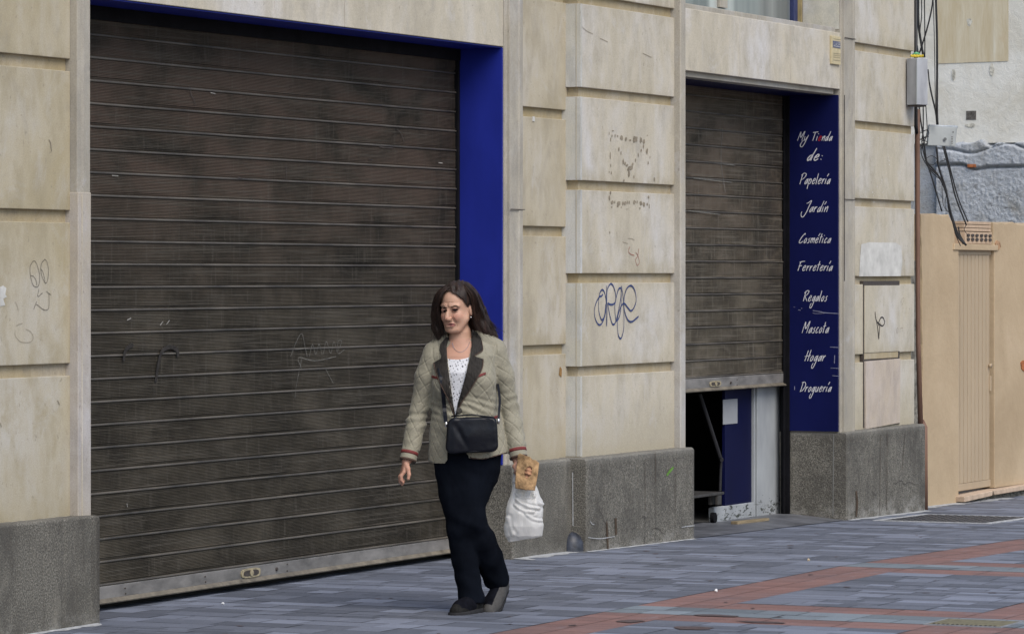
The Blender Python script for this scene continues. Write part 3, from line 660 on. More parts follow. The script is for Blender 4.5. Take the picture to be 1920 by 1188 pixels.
for st, wpx in (([(228,268),(290,278),(350,290),(480,298)], 1.2), ([(225,292),(260,298),(340,294)], .7), ([(85,262),(110,266)], .9), ([(40,234),(55,235)], .6), ([(395,620),(475,626)], 1.0), ([(400,824),(482,828)], .9), ([(415,898),(485,903)], 1.0), ([(52,1000),(50,1035)], 1.2), ([(118,244),(122,250)], 1.6), ([(440,700),(436,780)], 1.2)):
    a.ribbon([onX(*p, 25.9832) for p in smooth_pts(G4(st), 3)], wpx * 27.5 / F, (-1, 0, 0))
a.build('scratch', SCR if False else simple('scuff', (.25, .26, .36), .7, .2, .2, 40), sg, fixn=False)

pq = empty('notice_plaque', (25.6, 9.55, 3.0), 'small yellowed insurance plaque with a blue band at the right end of the upper lintel', 'plaque')
q0, q1 = onY(1557.5, 68, 9.553), onY(1575, 123, 9.553)
zt, zb = EYE + (516 - 68) * 27.5 / F, EYE + (516 - 121) * 27.5 / F
MB().box(q0[0], q1[0] - .006, 9.545, 9.56, zb, zt).build('plate', PLQ, pq, bevel=.003)
MB().box(q0[0] + .02, q1[0] - .02, 9.5425, 9.546, zt - .082, zt - .035).build('blue_band', PLQB, pq)
a = MB(); H_ = zt - zb; W_ = q1[0] - q0[0] - .03; X0 = q0[0] + .025
def tiny(x, z, w_, h_, pat):
    """tiny block capitals from strokes"""
    S = {'L': [[(0,1),(0,0),(.8,0)]], 'A': [[(0,0),(.4,1),(.8,0)], [(.2,.4),(.6,.4)]], 'S': [[(.8,1),(0,.8),(.8,.3),(0,0)]], 'F': [[(0,0),(0,1),(.8,1)], [(0,.5),(.6,.5)]]}
    n = len(pat)
    for i, ch in enumerate(pat):
        for st in S[ch]: a.ribbon([(x + (i + u * .85) * w_ / n, 9.5417, z + v * h_) for u, v in st], h_ * .16, (0, -1, 0))
tiny(X0 + .01, zt - .066, W_ - .02, .022, 'LASF')
a.ribbon([(X0, 9.5417, zt - .072), (X0 + W_ - .01, 9.5417, zt - .072)], .003, (0, -1, 0)); a.build('lettering', PATCHW, pq, fixn=False)
a = MB(); r6 = random.Random(2)
for zz in (zt - .022, zb + .075, zb + .062, zb + .048, zb + .028):
    x = X0 + .01
    while x < X0 + W_ - .02:
        l_ = r6.uniform(.006, .016); a.ribbon([(x, 9.5437, zz), (x + l_, 9.5437, zz)], .005, (0, -1, 0)); x += l_ + .006
a.build('small_print', simple('print', (.2, .17, .12)), pq, fixn=False)

#=SECTION ground
a = MB(); 
Xg = [-40, 12.8, 21.0, 30, 45, 70]
def slope_sheet(mb, x0, x1, y0, y1, dz):
    xs = sorted(set([x0, x1] + [v for v in (21.0,) if x0 < v < x1]))
    for p, q in zip(xs[:-1], xs[1:]):
        mb.add([(p, y0, ground(p) + dz), (q, y0, ground(q) + dz), (q, y1, ground(q) + dz), (p, y1, ground(p) + dz)], [(0, 1, 2, 3)])
slope_sheet(a, -60, 60, -40, 40, -.012); tag(a.build('ground', JOINT, fixn=False), kind='structure')
# paving: courses of mixed rectangular setts, with red bands
vs, fs, cols = [], [], []
r_ = random.Random(11)
def tile(x0, x1, y0, y1, col, lift=0):
    n = len(vs); e = .0026
    vs.extend([(x0+e, y0+e, ground(x0)+lift), (x1-e, y0+e, ground(x1)+lift), (x1-e, y1-e, ground(x1)+lift), (x0+e, y1-e, ground(x0)+lift)])
    fs.append((n, n+1, n+2, n+3)); cols.extend([col] * 4)
def grey():
    t = r_.random(); k = r_.choice([.10, .115, .13, .145, .165, .19]) * r_.uniform(.94, 1.06)
    if t < .12: k = .215
    return (k * .90, k * 1.0, k * 1.27, 1)
def bluegrey():
    k = r_.choice([.14, .17, .20, .23]) * r_.uniform(.9, 1.1); return (k * .86, k * 1.02, k * 1.16, 1)
def red():
    k = r_.uniform(.85, 1.15); return (.205 * k, .114 * k, .100 * k, 1)
YS = [(7.31, 7.71), (5.62, 6.02), (3.9, 4.3), (2.2, 2.6), (.5, .9)]
PER = 3.32; TX = [(20.66 + i * PER, i) for i in range(-5, 4)]
def xzone(x):
    for x0, i in TX:
        if x0 - 1e-4 <= x < x0 + .31 - 1e-4: return 'red'
        if x0 + .31 - 1e-4 <= x < x0 + .72 - 1e-4: return 'gap'
        if x0 + .72 - 1e-4 <= x < x0 + 1.05 - 1e-4: return 'red'
    return 'plain'
cuts = []
x = TX[0][0]
for x0, i in TX:
    cuts += [x0, x0 + .155, x0 + .31, x0 + .515, x0 + .72, x0 + .885, x0 + 1.05]
    y_ = x0 + 1.05
    while y_ < x0 + PER - .3: y_ += r_.choice([.1, .1, .15, .2]); cuts.append(y_)
cuts = sorted(cuts); cc = [cuts[0]]
for v in cuts[1:]:
    if v - cc[-1] > .06: cc.append(v)
x = cc[0]
for xa_, xb_ in zip(cc[:-1], cc[1:]):
    zone = xzone((xa_ + xb_) / 2)
    bands = []; 
    ylim0, ylim1 = -.5, 11.9
    ycur = ylim0; segs = []
    stops = sorted([v for b in YS for v in b])
    prev = ylim0
    for st in stops + [ylim1]:
        if st > prev: segs.append((prev, st)); prev = st
    for (p, q) in segs:
        instr = any(abs(p - b0) < 1e-6 for b0, b1 in YS)
        m = (p + q) / 2
        if instr and zone != 'gap':
            h_ = (q - p) / 2; tile(xa_, xb_, p, p + h_, red()); tile(xa_, xb_, p + h_, q, red()); continue
        if zone == 'red' and m < 7.5:
            y_ = p
            while y_ < q - 1e-6:
                e = min(q, y_ + .4 if q - y_ > .55 else q); tile(xa_, xb_, y_, e, red()); y_ = e
            continue
        y_ = p
        while y_ < q - 1e-6:
            l_ = r_.choice([.15, .2, .2, .3, .3, .4]) * (1.0 if zone == 'plain' else 1.1)
            e = q if q - y_ < l_ + .15 else y_ + l_
            tile(xa_, xb_, y_, e, (bluegrey() if zone == 'gap' and m < 7.8 else grey()), r_.uniform(0, .0015)); y_ = e
me = bpy.data.meshes.new('pavement'); me.from_pydata(vs, [], fs)
at = me.color_attributes.new('tile', 'FLOAT_COLOR', 'CORNER')
at.data.foreach_set('color', np.array(cols, dtype=np.float32).ravel())
tag(link('pavement', me, PAVE), kind='structure')
# pale mortar along wall feet
def rubble_strip(pts, Y0, width, seed):
    a = MB(); r = random.Random(seed); top = []; bot = []
    for x in pts:
        top.append((x, Y0, ground(x) + .006)); bot.append((x, Y0 - width * r.uniform(.4, 1.3), ground(x) + .003))
    n = len(pts); a.add(top + bot, [(i, i + 1, n + i + 1, n + i) for i in range(n - 1)]); return a
for X0, X1, Y0, wd, sd_ in ((13.5, 16.05, 9.60, .05, 1), (20.66, 21.5, 9.60, .10, 2), (21.5, 23.2, 9.505, .025, 3), (26.0, 27.7, 9.505, .06, 4), (27.7, 30.2, 9.72, .11, 5)):
    tag(rubble_strip(np.arange(X0, X1 + .01, .06), Y0, wd, sd_).build('mortar_strip', MORTAR, fixn=False), kind='structure')
# doorstep of the small shop: polished grey slab that ramps to the paving
a = MB(); a.add([(23.2, 9.52, ground(23.2) + .005), (25.99, 9.52, ground(26) + .005), (25.99, 9.9, -.035), (23.2, 9.9, -.03), (23.2, 10.1, -.03), (25.99, 10.1, -.035)], [(0,1,2,3), (3,2,5,4)])
tag(a.build('doorstep', simple('doorstep_slab', (.115, .12, .135), .45, .4, .3, 5), fixn=False), kind='structure')
# manhole covers
def cover(name, X0, X1, Y0, Y1, lab, mat, rim, rimw, dots):
    zc = ground((X0 + X1) / 2); e = empty(name, ((X0+X1)/2, (Y0+Y1)/2, zc), lab, 'manhole cover')
    e.rotation_euler = (0, 0, 0)
    def sh(m_):  # tilt with the ground
        m_.v = [(x, y, z + ground(x)) for x, y, z in m_.v]; return m_
    m_ = MB(); w_ = rimw
    m_.box(X0-w_, X1+w_, Y0-w_, Y0, -.01, .006).box(X0-w_, X1+w_, Y1, Y1+w_, -.01, .006).box(X0-w_, X0, Y0, Y1, -.01, .006).box(X1, X1+w_, Y0, Y1, -.01, .006)
    sh(m_).build('rim', rim, e)
    m_ = MB().box(X0, X1, Y0, Y1, -.01, .004); sh(m_).build('lid', mat, e)
    m_ = MB()
    if dots == 'slots':
        for k in range(14): y = Y0 + .03 + k * (Y1 - Y0 - .06) / 13; m_.box(X0 + .02, X0 + .045, y, y + .008, .003, .0055)
        sh(m_).build('slot', BLACK, e)
    else:
        for i in range(9):
            for k in range(12):
                x = X0 + .04 + i * (X1-X0-.08)/8; y = Y0 + .04 + k * (Y1-Y0-.08)/11; m_.box(x-.012, x+.012, y-.012, y+.012, .003, .0075)
        sh(m_).build('raised_pattern', mat, e)
cover('manhole_cover', 26.10, 27.10, 8.53, 9.29, 'dark rectangular manhole cover with pale mortar rim near the salmon wall', IRON, MORTAR, .045, 'grid')
cover('drain_cover', 17.63, 17.95, 5.69, 6.05, 'small ochre drain cover with a row of slots among the red bands', OCHREC, simple('grey_rim', (.22, .23, .25)), .012, 'slots')
# stains on red bands
a = MB(); a.disc((17.66, 7.12, .0035), .05, .10, 12, 5, 'Z'); a.disc((17.42, 6.80, .0035), .04, .13, 12, 8, 'Z'); a.disc((17.2, 7.38, .0035), .08, .06, 12, 3, 'Z'); a.disc((17.0, 6.98, .0036), .08, .11, 12, 4, 'Z')
for k in range(46):
    x_, y_ = r_.uniform(15.5, 25), r_.uniform(6.2, 9.4); a.disc((x_, y_, ground(x_) + .0032), r_.uniform(.008, .03), r_.uniform(.008, .025), 9, k, 'Z')
tag(a.build('pavement_stain', simple('dark_stain', (.085, .06, .06), .6, .3, .3, 20), fixn=False), kind='structure')
# litter
def scrap(px, py, col, lab, r, name='paper_scrap', seed=1, cat='litter'):
    Z = EYE * F / (py - 516); p = Vector(atD(px, py, Z)); m_ = MB(); rr = random.Random(seed); vs_ = []
    for i in range(5):
        for k in range(7):
            th_ = math.pi * (i + .5) / 5 / 1.0; ph = 2 * math.pi * k / 7; q = r * rr.uniform(.7, 1.2)
            vs_.append((p.x + q * math.sin(th_) * math.cos(ph), p.y + q * math.sin(th_) * math.sin(ph), max(.002, r * .8 + q * math.cos(th_))))
    m_.add(vs_, [(i*7+k, i*7+(k+1) % 7, (i+1)*7+(k+1) % 7, (i+1)*7+k) for i in range(4) for k in range(7)] + [tuple(range(7)), tuple(range(28, 35))])
    tag(m_.build(name, col), lab, cat)
scrap(1343, 1109.5, simple('white_scrap', (.75, .75, .75), .7), 'crumpled white paper scrap on the red paving band', .010)
scrap(418, 1133, simple('grey_scrap', (.55, .56, .58), .7), 'tiny white scrap on grey paving in front of the big shutter', .008, seed=3)
scrap(1516, 1051.5, simple('beige_scrap', (.45, .36, .25), .7), 'tiny beige scrap on grey paving beside the red band', .009, seed=5)
a = MB(); p0 = Vector(atD(1377, 967, 26.55)); p1 = Vector(atD(1436, 959, 26.95)); p0.z = -.035; p1.z = -.032
d = (p1 - p0).normalized(); n_ = Vector((-d.y, d.x, 0)) * .028; up = Vector((0, 0, .022))
a.add([p0 - n_*.9, p1 - n_, p1 + n_*.5, p0 + n_, p0 - n_*.9 + up, p1 - n_ + up*.8, p1 + n_*.5 + up*.8, p0 + n_ + up], [(0,1,2,3),(4,5,6,7),(0,1,5,4),(1,2,6,5),(2,3,7,6),(3,0,4,7)])
tag(a.build('wooden_wedge', WOOD, bevel=.004), 'flat piece of raw wood lying on the doorstep under the half-open shutter', 'wood scrap')
# dark guard in the corner between the plinths
gx, gy = 21.44, 9.545; a = MB(); n = 10; vs_ = []
for i, (r0, z) in enumerate(((.075, -.01), (.072, .05), (.055, .085), (.03, .105), (.0, .112))):
    for k in range(n): t = math.pi * (.52 + .98 * k / (n - 1)); vs_.append((21.498 + r0 * math.cos(t) * 1.1, 9.598 + r0 * math.sin(t), z))
a.add(vs_, [(i*n+k, i*n+k+1, (i+1)*n+k+1, (i+1)*n+k) for i in range(4) for k in range(n-1)])
tag(a.build('corner_guard', simple('dark_guard', (.035, .04, .055), .45, .4, .4, 30), smooth=True), 'small dark rounded guard in the corner between two granite plinths', 'corner guard')
# castor trolley just inside the small door
tr = empty('trolley', (24.6, 10.1, -.03), 'low grey trolley on castors in the dark doorway under the half-open shutter', 'trolley')
TM = simple('trolley_metal', (.045, .043, .041), .6, .4, .3, 20)
q = Vector(onY(1350, 925, 9.99)); e_ = Vector(onY(1300, 922, 9.99))
MB().box(q.x - .9, q.x + .08, 9.99, 10.45, q.z - .008, q.z + .010).build('deck', TM, tr, bevel=.004)
m_ = MB(); m_.box(q.x - .04, q.x + .03, 9.99, 10.01, q.z - .075, q.z - .01).box(q.x - .04, q.x + .03, 10.04, 10.06, q.z - .075, q.z - .01); cst = m_.build('castor_fork', TM, tr, bevel=.003)
zf = -.034
m_ = MB(); m_.tube([(q.x - .03, 10.012, zf + .036), (q.x - .03, 10.038, zf + .036)], .036, 20); m_.build('wheel', BLACK, cst)
m_ = MB(); m_.box(q.x - .9, q.x - .86, 9.99, 10.01, q.z - .075, q.z - .01); cs2 = m_.build('castor_fork', TM, tr, bevel=.003)
m_ = MB(); m_.tube([(q.x - .86, 10.012, zf + .036), (q.x - .86, 10.038, zf + .036)], .036, 20); m_.build('wheel', BLACK, cs2)

#=SECTION right side
gw = empty('yard_wall', (30, 9.72, -.1), 'salmon painted yard wall with a narrow boarded door to the right of the stone building', 'wall')
YW = 9.72
def W(px, py): x, _, z = onY(px, py, YW); return (x, z)
XD0, XD1 = onY(1797.5, 0, YW)[0], onY(1865, 0, YW)[0]
ZD = 1.835
rr = random.Random(9)
def ragged(p, q, n, amp, axis):
    out = []
    for i in range(n):
        t = i / n; j_ = rr.uniform(-amp, amp) if i else 0
        out.append((p[0] + (q[0]-p[0])*t + (j_ if axis == 'x' else 0), p[1] + (q[1]-p[1])*t + (j_ if axis == 'z' else 0)))
    return out
left = ragged(W(1740, 958), W(1731, 790), 10, .012, 'x') + ragged(W(1731, 790), W(1729, 500), 12, .012, 'x') + ragged(W(1729, 500), W(1727, 405), 5, .01, 'x') + ragged(W(1727, 401), W(1779, 402), 8, .012, 'z') + ragged(W(1779, 402), W(1789, 425), 4, .01, 'x') + ragged(W(1789, 425), W(1791, 466), 4, .006, 'x') + [W(1797.5, 468), W(1797.5, 955)] + ragged(W(1793, 950), W(1740, 958), 5, .006, 'z')
m_ = MB(); m_.prism(left, YW, YW + .25, axis='y'); m_.build('wall_panel', SALMON, gw, bevel=.006)
right = [(XD1, -.045), (XD1, ZD)] + ragged(W(1863, 466), W(1863, 417), 3, .006, 'x') + ragged(W(1863, 417), (34, 2.07), 40, .012, 'z') + [(34, 2.07), (34, -.06)]
m_ = MB(); m_.prism(right, YW + .002, YW + .25, axis='y'); m_.build('wall_panel', SALMON, gw, bevel=.006)
m_ = MB(); m_.prism([(XD0 - .14, ZD), (XD1 + .05, ZD), (XD1 + .06, ZD + .045), (XD0 - .13, ZD + .05)], YW - .012, YW + .2, axis='y'); m_.build('door_lintel', SALMON, gw, bevel=.006)
# sill ledge and broken foundation
m_ = MB()
m_.prism([(XD0 - .06, -.105), (XD0 + .62, -.09), (XD0 + .64, -.05), (XD0 - .07, -.062)], YW - .07, YW + .15, axis='y')
m_.prism([(XD0 + .70, -.088), (34, -.085), (34, -.04), (XD0 + .66, -.05)], YW - .065, YW + .15, axis='y')
m_.build('ledge', simple('pink_ledge', (.47, .36, .27), .8, .2, .12, 12, bump=.01), gw, bevel=.006)
nx = 60; vs_ = []
for i in range(nx + 1):
    x = XD0 - .02 + (34 - XD0) * i / nx
    for k in range(6): vs_.append((x, YW - .02 + .05 * rr.random() - .09 * (5 - k) / 5 * (.6 + .4 * math.sin(i * 1.3)), -.32 + k * .05))
m_ = MB(); m_.add(vs_, [(i*6+k, (i+1)*6+k, (i+1)*6+k+1, i*6+k+1) for i in range(nx) for k in range(5)]); m_.build('broken_footing', CONC, gw, fixn=False)
# door
zb_ = -.035
dr = MB().box(XD0, XD1 - .012, YW + .045, YW + .07, zb_, ZD - .01).build('door', DOORP, gw)
nb = 9; wB = (XD1 - .012 - XD0 - .05) / nb; m_ = MB()
for k in range(nb): m_.box(XD0 + .03 + k * wB + .006, XD0 + .03 + (k + 1) * wB - .006, YW + .030, YW + .05, zb_ + .06, ZD - .035)
m_.build('board', DOORP, dr, bevel=.003)
MB().box(XD0 + .03, XD1 - .02, YW + .042, YW + .0445, zb_ + .06, ZD - .035).build('board_gap_shade', DOORG, dr)  # dark sheet paints in the shadow between the boards
MB().box(XD0 + .0, XD1 - .015, YW + .028, YW + .05, zb_ + .005, zb_ + .058).build('bottom_rail', DOORP, dr, bevel=.003)
MB().box(XD0 + .0, XD1 - .005, YW + .026, YW + .05, ZD - .034, ZD - .0).build('top_rail', DOORP, dr, bevel=.003)
MB().box(XD0 + .0, XD0 + .028, YW + .028, YW + .05, zb_ + .05, ZD - .03).build('stile', DOORP, dr, bevel=.003)
MB().box(XD1 - .012, XD1, YW + .05, YW + .09, zb_, ZD).build('door_gap', DOORG, dr)
m_ = MB(); p = onY(1858, 685, YW + .02); m_.tube([(p[0] - .03, YW + .03, p[2]), (p[0] - .03, YW + .005, p[2])], [.012, .018], 10); m_.build('door_knob', DOORP, dr, smooth=True)
m_ = MB(); p = onY(1860, 718, YW + .02); m_.box(p[0] - .045, p[0] - .015, YW + .018, YW + .032, p[2] - .06, p[2] + .06); m_.build('lock_plate', DOORP, dr, bevel=.003)
# hollow brick course in the notch
p0 = onY(1812.5, 417, YW); p1 = onY(1862.5, 458, YW)
zt_, zb2 = 2.065, ZD + .05
hb = MB(); zmid = zt_ - .085
for k in range(3): hb.box(p0[0], p1[0], YW + .02, YW + .2, zmid + .004 + k * .027, zmid + .027 + k * .027)
ho = hb.build('hollow_brick', BRICKP, gw, bevel=.003)
m_ = MB().box(p0[0], p1[0], YW + .012, YW + .2, zb2, zmid - .002); m_.build('hollow_brick', BRICKP, gw, bevel=.004)
m_ = MB(); hh = zmid - zb2; 
for r0 in range(2):
    for k in range(6):
        cx = p0[0] + (p1[0] - p0[0]) * (.10 + .16 * k + (.0 if k < 3 else .015)); cz = zb2 + hh * (.36 + .34 * r0)
        m_.prism([(cx + .034 * math.cos(t * .785 + .39), cz + hh * .13 * math.sin(t * .785 + .39)) for t in range(8)], YW + .004, YW + .0125, axis='y')
m_.build('brick_hole', RUST, gw)
m_ = MB(); p = onY(1917, 686, YW); m_.prism([(p[0] + dx, p[2] + dz) for dx, dz in ((-.05, .03), (0, .045), (.2, .04), (.2, -.05), (.02, -.04), (-.03, -.02))], YW - .004, YW + .003, axis='y'); m_.build('plaster_hole', BRICKR, gw)
m_ = MB(); p = onY(1870, 458, YW); m_.prism([(p[0] + dx, p[2] + dz) for dx, dz in ((-.06, .01), (-.02, .03), (.05, .02), (.08, -.02), (.0, -.05), (-.05, -.03))], YW - .006, YW + .004, axis='y'); m_.build('plaster_hole', simple('chipped_plaster', (.36, .22, .13), .9, .1, .4, 40), gw)

# neighbouring building seen end-on beyond the yard
XB = 40.0
nb_ = empty('neighbouring_building', (XB, 12.5, -.3), 'cream rendered party wall with rough grey lower plaster beyond the yard wall', 'building')
def B(px, py): _, y, z = onX(px, py, XB); return y, z
zc = B(1850, 268)[1]; 
MB().box(XB, XB + .4, 8, 22, zc, 9).build('wall', CREAM, nb_)
y0, z0 = B(1757, 118); y1, z1_ = B(1891, 0)
m_ = MB(); m_.add([(XB - .006, y0, z0 - .01), (XB - .006, y1, z0), (XB - .006, y1, 5.0), (XB - .006, y0, 5.0)], [(0,1,2,3)]); m_.build('faded_patch', OCHRE, nb_)
# rough lower plaster with real relief
ny, nz = 420, 150; ys = np.linspace(10.2, 13.6, ny); zs = np.linspace(1.2, zc + .05, nz); YY, ZZ = np.meshgrid(ys, zs, indexing='ij')
def smooth01(a, b, x): t = np.clip((x - a) / (b - a), 0, 1); return t*t*(3-2*t)
zl = EYE + (516 - 276) * 41.3 / F
crack = zl + .03 * np.sin(YY * 7) + .03 * vnoise(YY * 5, 0*YY, 0*YY, 3)
crk2 = zl - .14 + .05 * np.tanh((11.6 - YY) * 6) + .03 * vnoise(YY * 6, 0*YY, 0*YY, 5)
rel = .004 * fbm(YY * 4, ZZ * 4, 0*YY, 2, 1) + .009 * np.abs(fbm(YY * 23, ZZ * 32, 0*YY, 3, 2))
rel = rel + .022 * smooth01(crack + .02, crack - .02, ZZ) * smooth01(crk2 - .03, crk2 + .03, ZZ) - .05 * np.exp(-((ZZ - crack) / .012)**2) - .06 * np.exp(-((ZZ - crk2) / .014)**2)
top = smooth01(zc + .03, zc - .02, ZZ + .04 * vnoise(YY * 9, ZZ * 9, 0 * YY, 8))
XX = XB - .02 - rel - .012 * top + .08 * (1 - top)
m_ = MB(); idx = lambda i, k: i * nz + k
m_.add(np.stack([XX, YY, ZZ], -1).reshape(-1, 3).tolist(), [(idx(i,k), idx(i+1,k), idx(i+1,k+1), idx(i,k+1)) for i in range(ny-1) for k in range(nz-1)])
m_.build('rough_plaster', GREYR, nb_, smooth=True, fixn=False)
MB().box(XB + .05, XB + .4, 8, 22, -.5, zc).build('lower_wall', GREYR, nb_)
y0, z0 = B(1825, 311); m_ = MB().box(XB - .062, XB, y0 - .05, y0 + .05, z0 - .02, z0 + .018); m_.build('exposed_brick', BRICKR, nb_, bevel=.01)
y0, z0 = B(1821, 216); m_ = MB().box(XB - .004, XB + .002, y0 - .055, y0 + .055, z0 - .05, z0 + .045); m_.build('wall_hole', simple('hole_plaster', (.13, .12, .11), .9, .1, .4, 30), nb_)
m_ = MB()
for (px_, py_, ry, rz, sd_) in ((1818, 42, .03, .06, 1), (1820, 235, .05, .03, 2), (1860, 130, .025, .09, 3), (1788, 140, .02, .1, 4)):
    y0, z0 = B(px_, py_); MB().disc((XB - .0075, y0, z0), ry, rz * .7, 14, sd_, 'X').build('plaster_repair', CREAM2, nb_, fixn=False)
y0, z0 = B(1795, 445); MB().box(XB - 6.0, XB - 5.9, 10.2, 14.0, .2, 1.95).build('yellow_inner_wall', simple('yellow_render', (.42, .37, .17), .9, .1, .2, 6), nb_)
tag(MB().box(27.7, 39.9, 9.98, 22, -.4, -.25).build('yard_ground', CONC), kind='structure')

# dark crumbling gap between the pier and the yard wall
m_ = MB(); m_.box(27.99, 28.42, YW + .03, YW + .2, -.3, 1.75); m_.build('crumbling_edge', CONC, gw)
# downpipe at the corner
dp = empty('downpipe', (27.95, 9.66, -.1), 'brown downpipe at the corner between the stone pier and the salmon wall', 'pipe')
m_ = MB(); m_.tube([atD(1720, 205, 29.3), atD(1720, 260, 29.3), atD(1720.5, 480, 29.3), atD(1721.5, 640, 29.3), atD(1726, 800, 29.3)], [.022, .020, .018, .018, .02], 14); m_.build('pipe', PIPEM, dp, smooth=True)
m_ = MB(); m_.tube([atD(1730, 788, 29.35), atD(1732, 800, 29.3), atD(1733.5, 955, 29.3)], [.012, .028, .026], 14); m_.build('pipe_foot', PIPEM, dp, smooth=True)
m_ = MB(); m_.tube([atD(1717, -60, 29.25), atD(1717, 235, 29.25), atD(1719, 250, 29.28)], [.014, .015, .012], 10); m_.build('upper_pipe', CABLE, dp, smooth=True)
# junction boxes
jb = empty('junction_box', atD(1719, 154, 29.0), 'tall pale grey junction box on the corner of the stone pier', 'junction box')
def boxpoly(px0, pxm, px1, y0, y1, D0, Dm, D1, nm, mat, par, bev=.004):
    m_ = MB(); t = [atD(px0, y0, D0), atD(pxm, y0, Dm), atD(px1, y0 + 1, D1), atD((px0+px1)/2 + 4, y0, max(D0, D1) + .12)]
    b = [(p[0], p[1], atD(0, y1, D)[2]) for p, D in zip(t, (D0, Dm, D1, D1 + .12))]
    zt_ = t[0][2]; t = [(p[0], p[1], zt_) for p in t]; zb_ = b[0][2]; b = [(p[0], p[1], zb_) for p in b]
    m_.add(b + t, [(0,1,2,3), (4,5,6,7), (0,1,5,4), (1,2,6,5), (2,3,7,6), (3,0,4,7)]); return m_.build(nm, mat, par, bevel=bev)
boxpoly(1700, 1719.5, 1739.5, 110, 197, 28.98, 28.90, 29.0, 'case', BOXM, jb)
boxpoly(1702, 1719.5, 1737, 197, 200, 28.99, 28.92, 29.01, 'bottom_lip', RUST, jb)
m_ = MB(); pp = atD(1719.6, 110, 28.893)
m_.tube([atD(1718.6, 111, 28.892), atD(1718.6, 196, 28.892)], .004, 6); m_.build('edge_strip', BOXM2, jb)
yf = empty('foam_scrap', atD(1718, 106, 29.0), 'bright yellow and green scrap stuck on top of the tall junction box', 'scrap')
m_ = MB(); 
for k in range(9): p = Vector(atD(1709 + 2.6 * k, 107 + (k % 2), 28.95)); m_.tube([p, p + Vector((.0, .0, .018))], [.011, .006], 7)
m_.build('yellow_foam', YEL, yf, smooth=True)
m_ = MB(); p0 = Vector(atD(1711, 103, 28.96)); p1 = Vector(atD(1725, 102, 28.96)); m_.tube([p0, (p0 + p1) / 2 + Vector((0, 0, .008)), p1], [.008, .013, .008], 8); m_.build('green_tape', GRN, yf, smooth=True)
j2 = empty('junction_box', atD(1767, 255, 29.4), 'small flat grey junction box hanging among the black cables', 'junction box')
m_ = MB()
A = [atD(1742, 237, 29.4), atD(1795, 239, 29.45), atD(1791.5, 275, 29.42), atD(1739, 273, 29.37)]; bk = Vector((c_, s_, 0)) * .08
m_.add(A + [tuple(Vector(p) + bk + Vector((0, 0, .018))) for p in A], [(0,1,2,3), (4,5,6,7), (0,1,5,4), (1,2,6,5), (2,3,7,6), (3,0,4,7)]); m_.build('case', BOXM2, j2, bevel=.008, seg=3)
m_ = MB(); fr = -Vector((c_, s_, 0)) * .003
for px_, py_, r0 in ((1745.5, 259, .006), (1772, 261, .012), (1787, 248, .006)):
    p = Vector(atD(px_, py_, 29.4)); m_.tube([p + fr * .3, p + fr * 2], r0, 10)
m_.build('screw', simple('dark_screw', (.12, .125, .13)), j2)
m_ = MB()
for k in range(5): p = Vector(atD(1785, 257 + 3 * k, 29.4)) + fr; m_.tube([p - Vector((s_, -c_, 0)) * .006, p + Vector((s_, -c_, 0)) * .006], .0025, 5)
m_.build('label_print', RUST, j2)
m_ = MB(); m_.tube([Vector(atD(1742, 236.5, 29.42)) + bk * .2, Vector(atD(1795, 238.5, 29.47)) + bk * .2], .012, 10); m_.build('lid_edge', simple('pale_lid', (.36, .39, .42), .4, .5), j2, smooth=True)
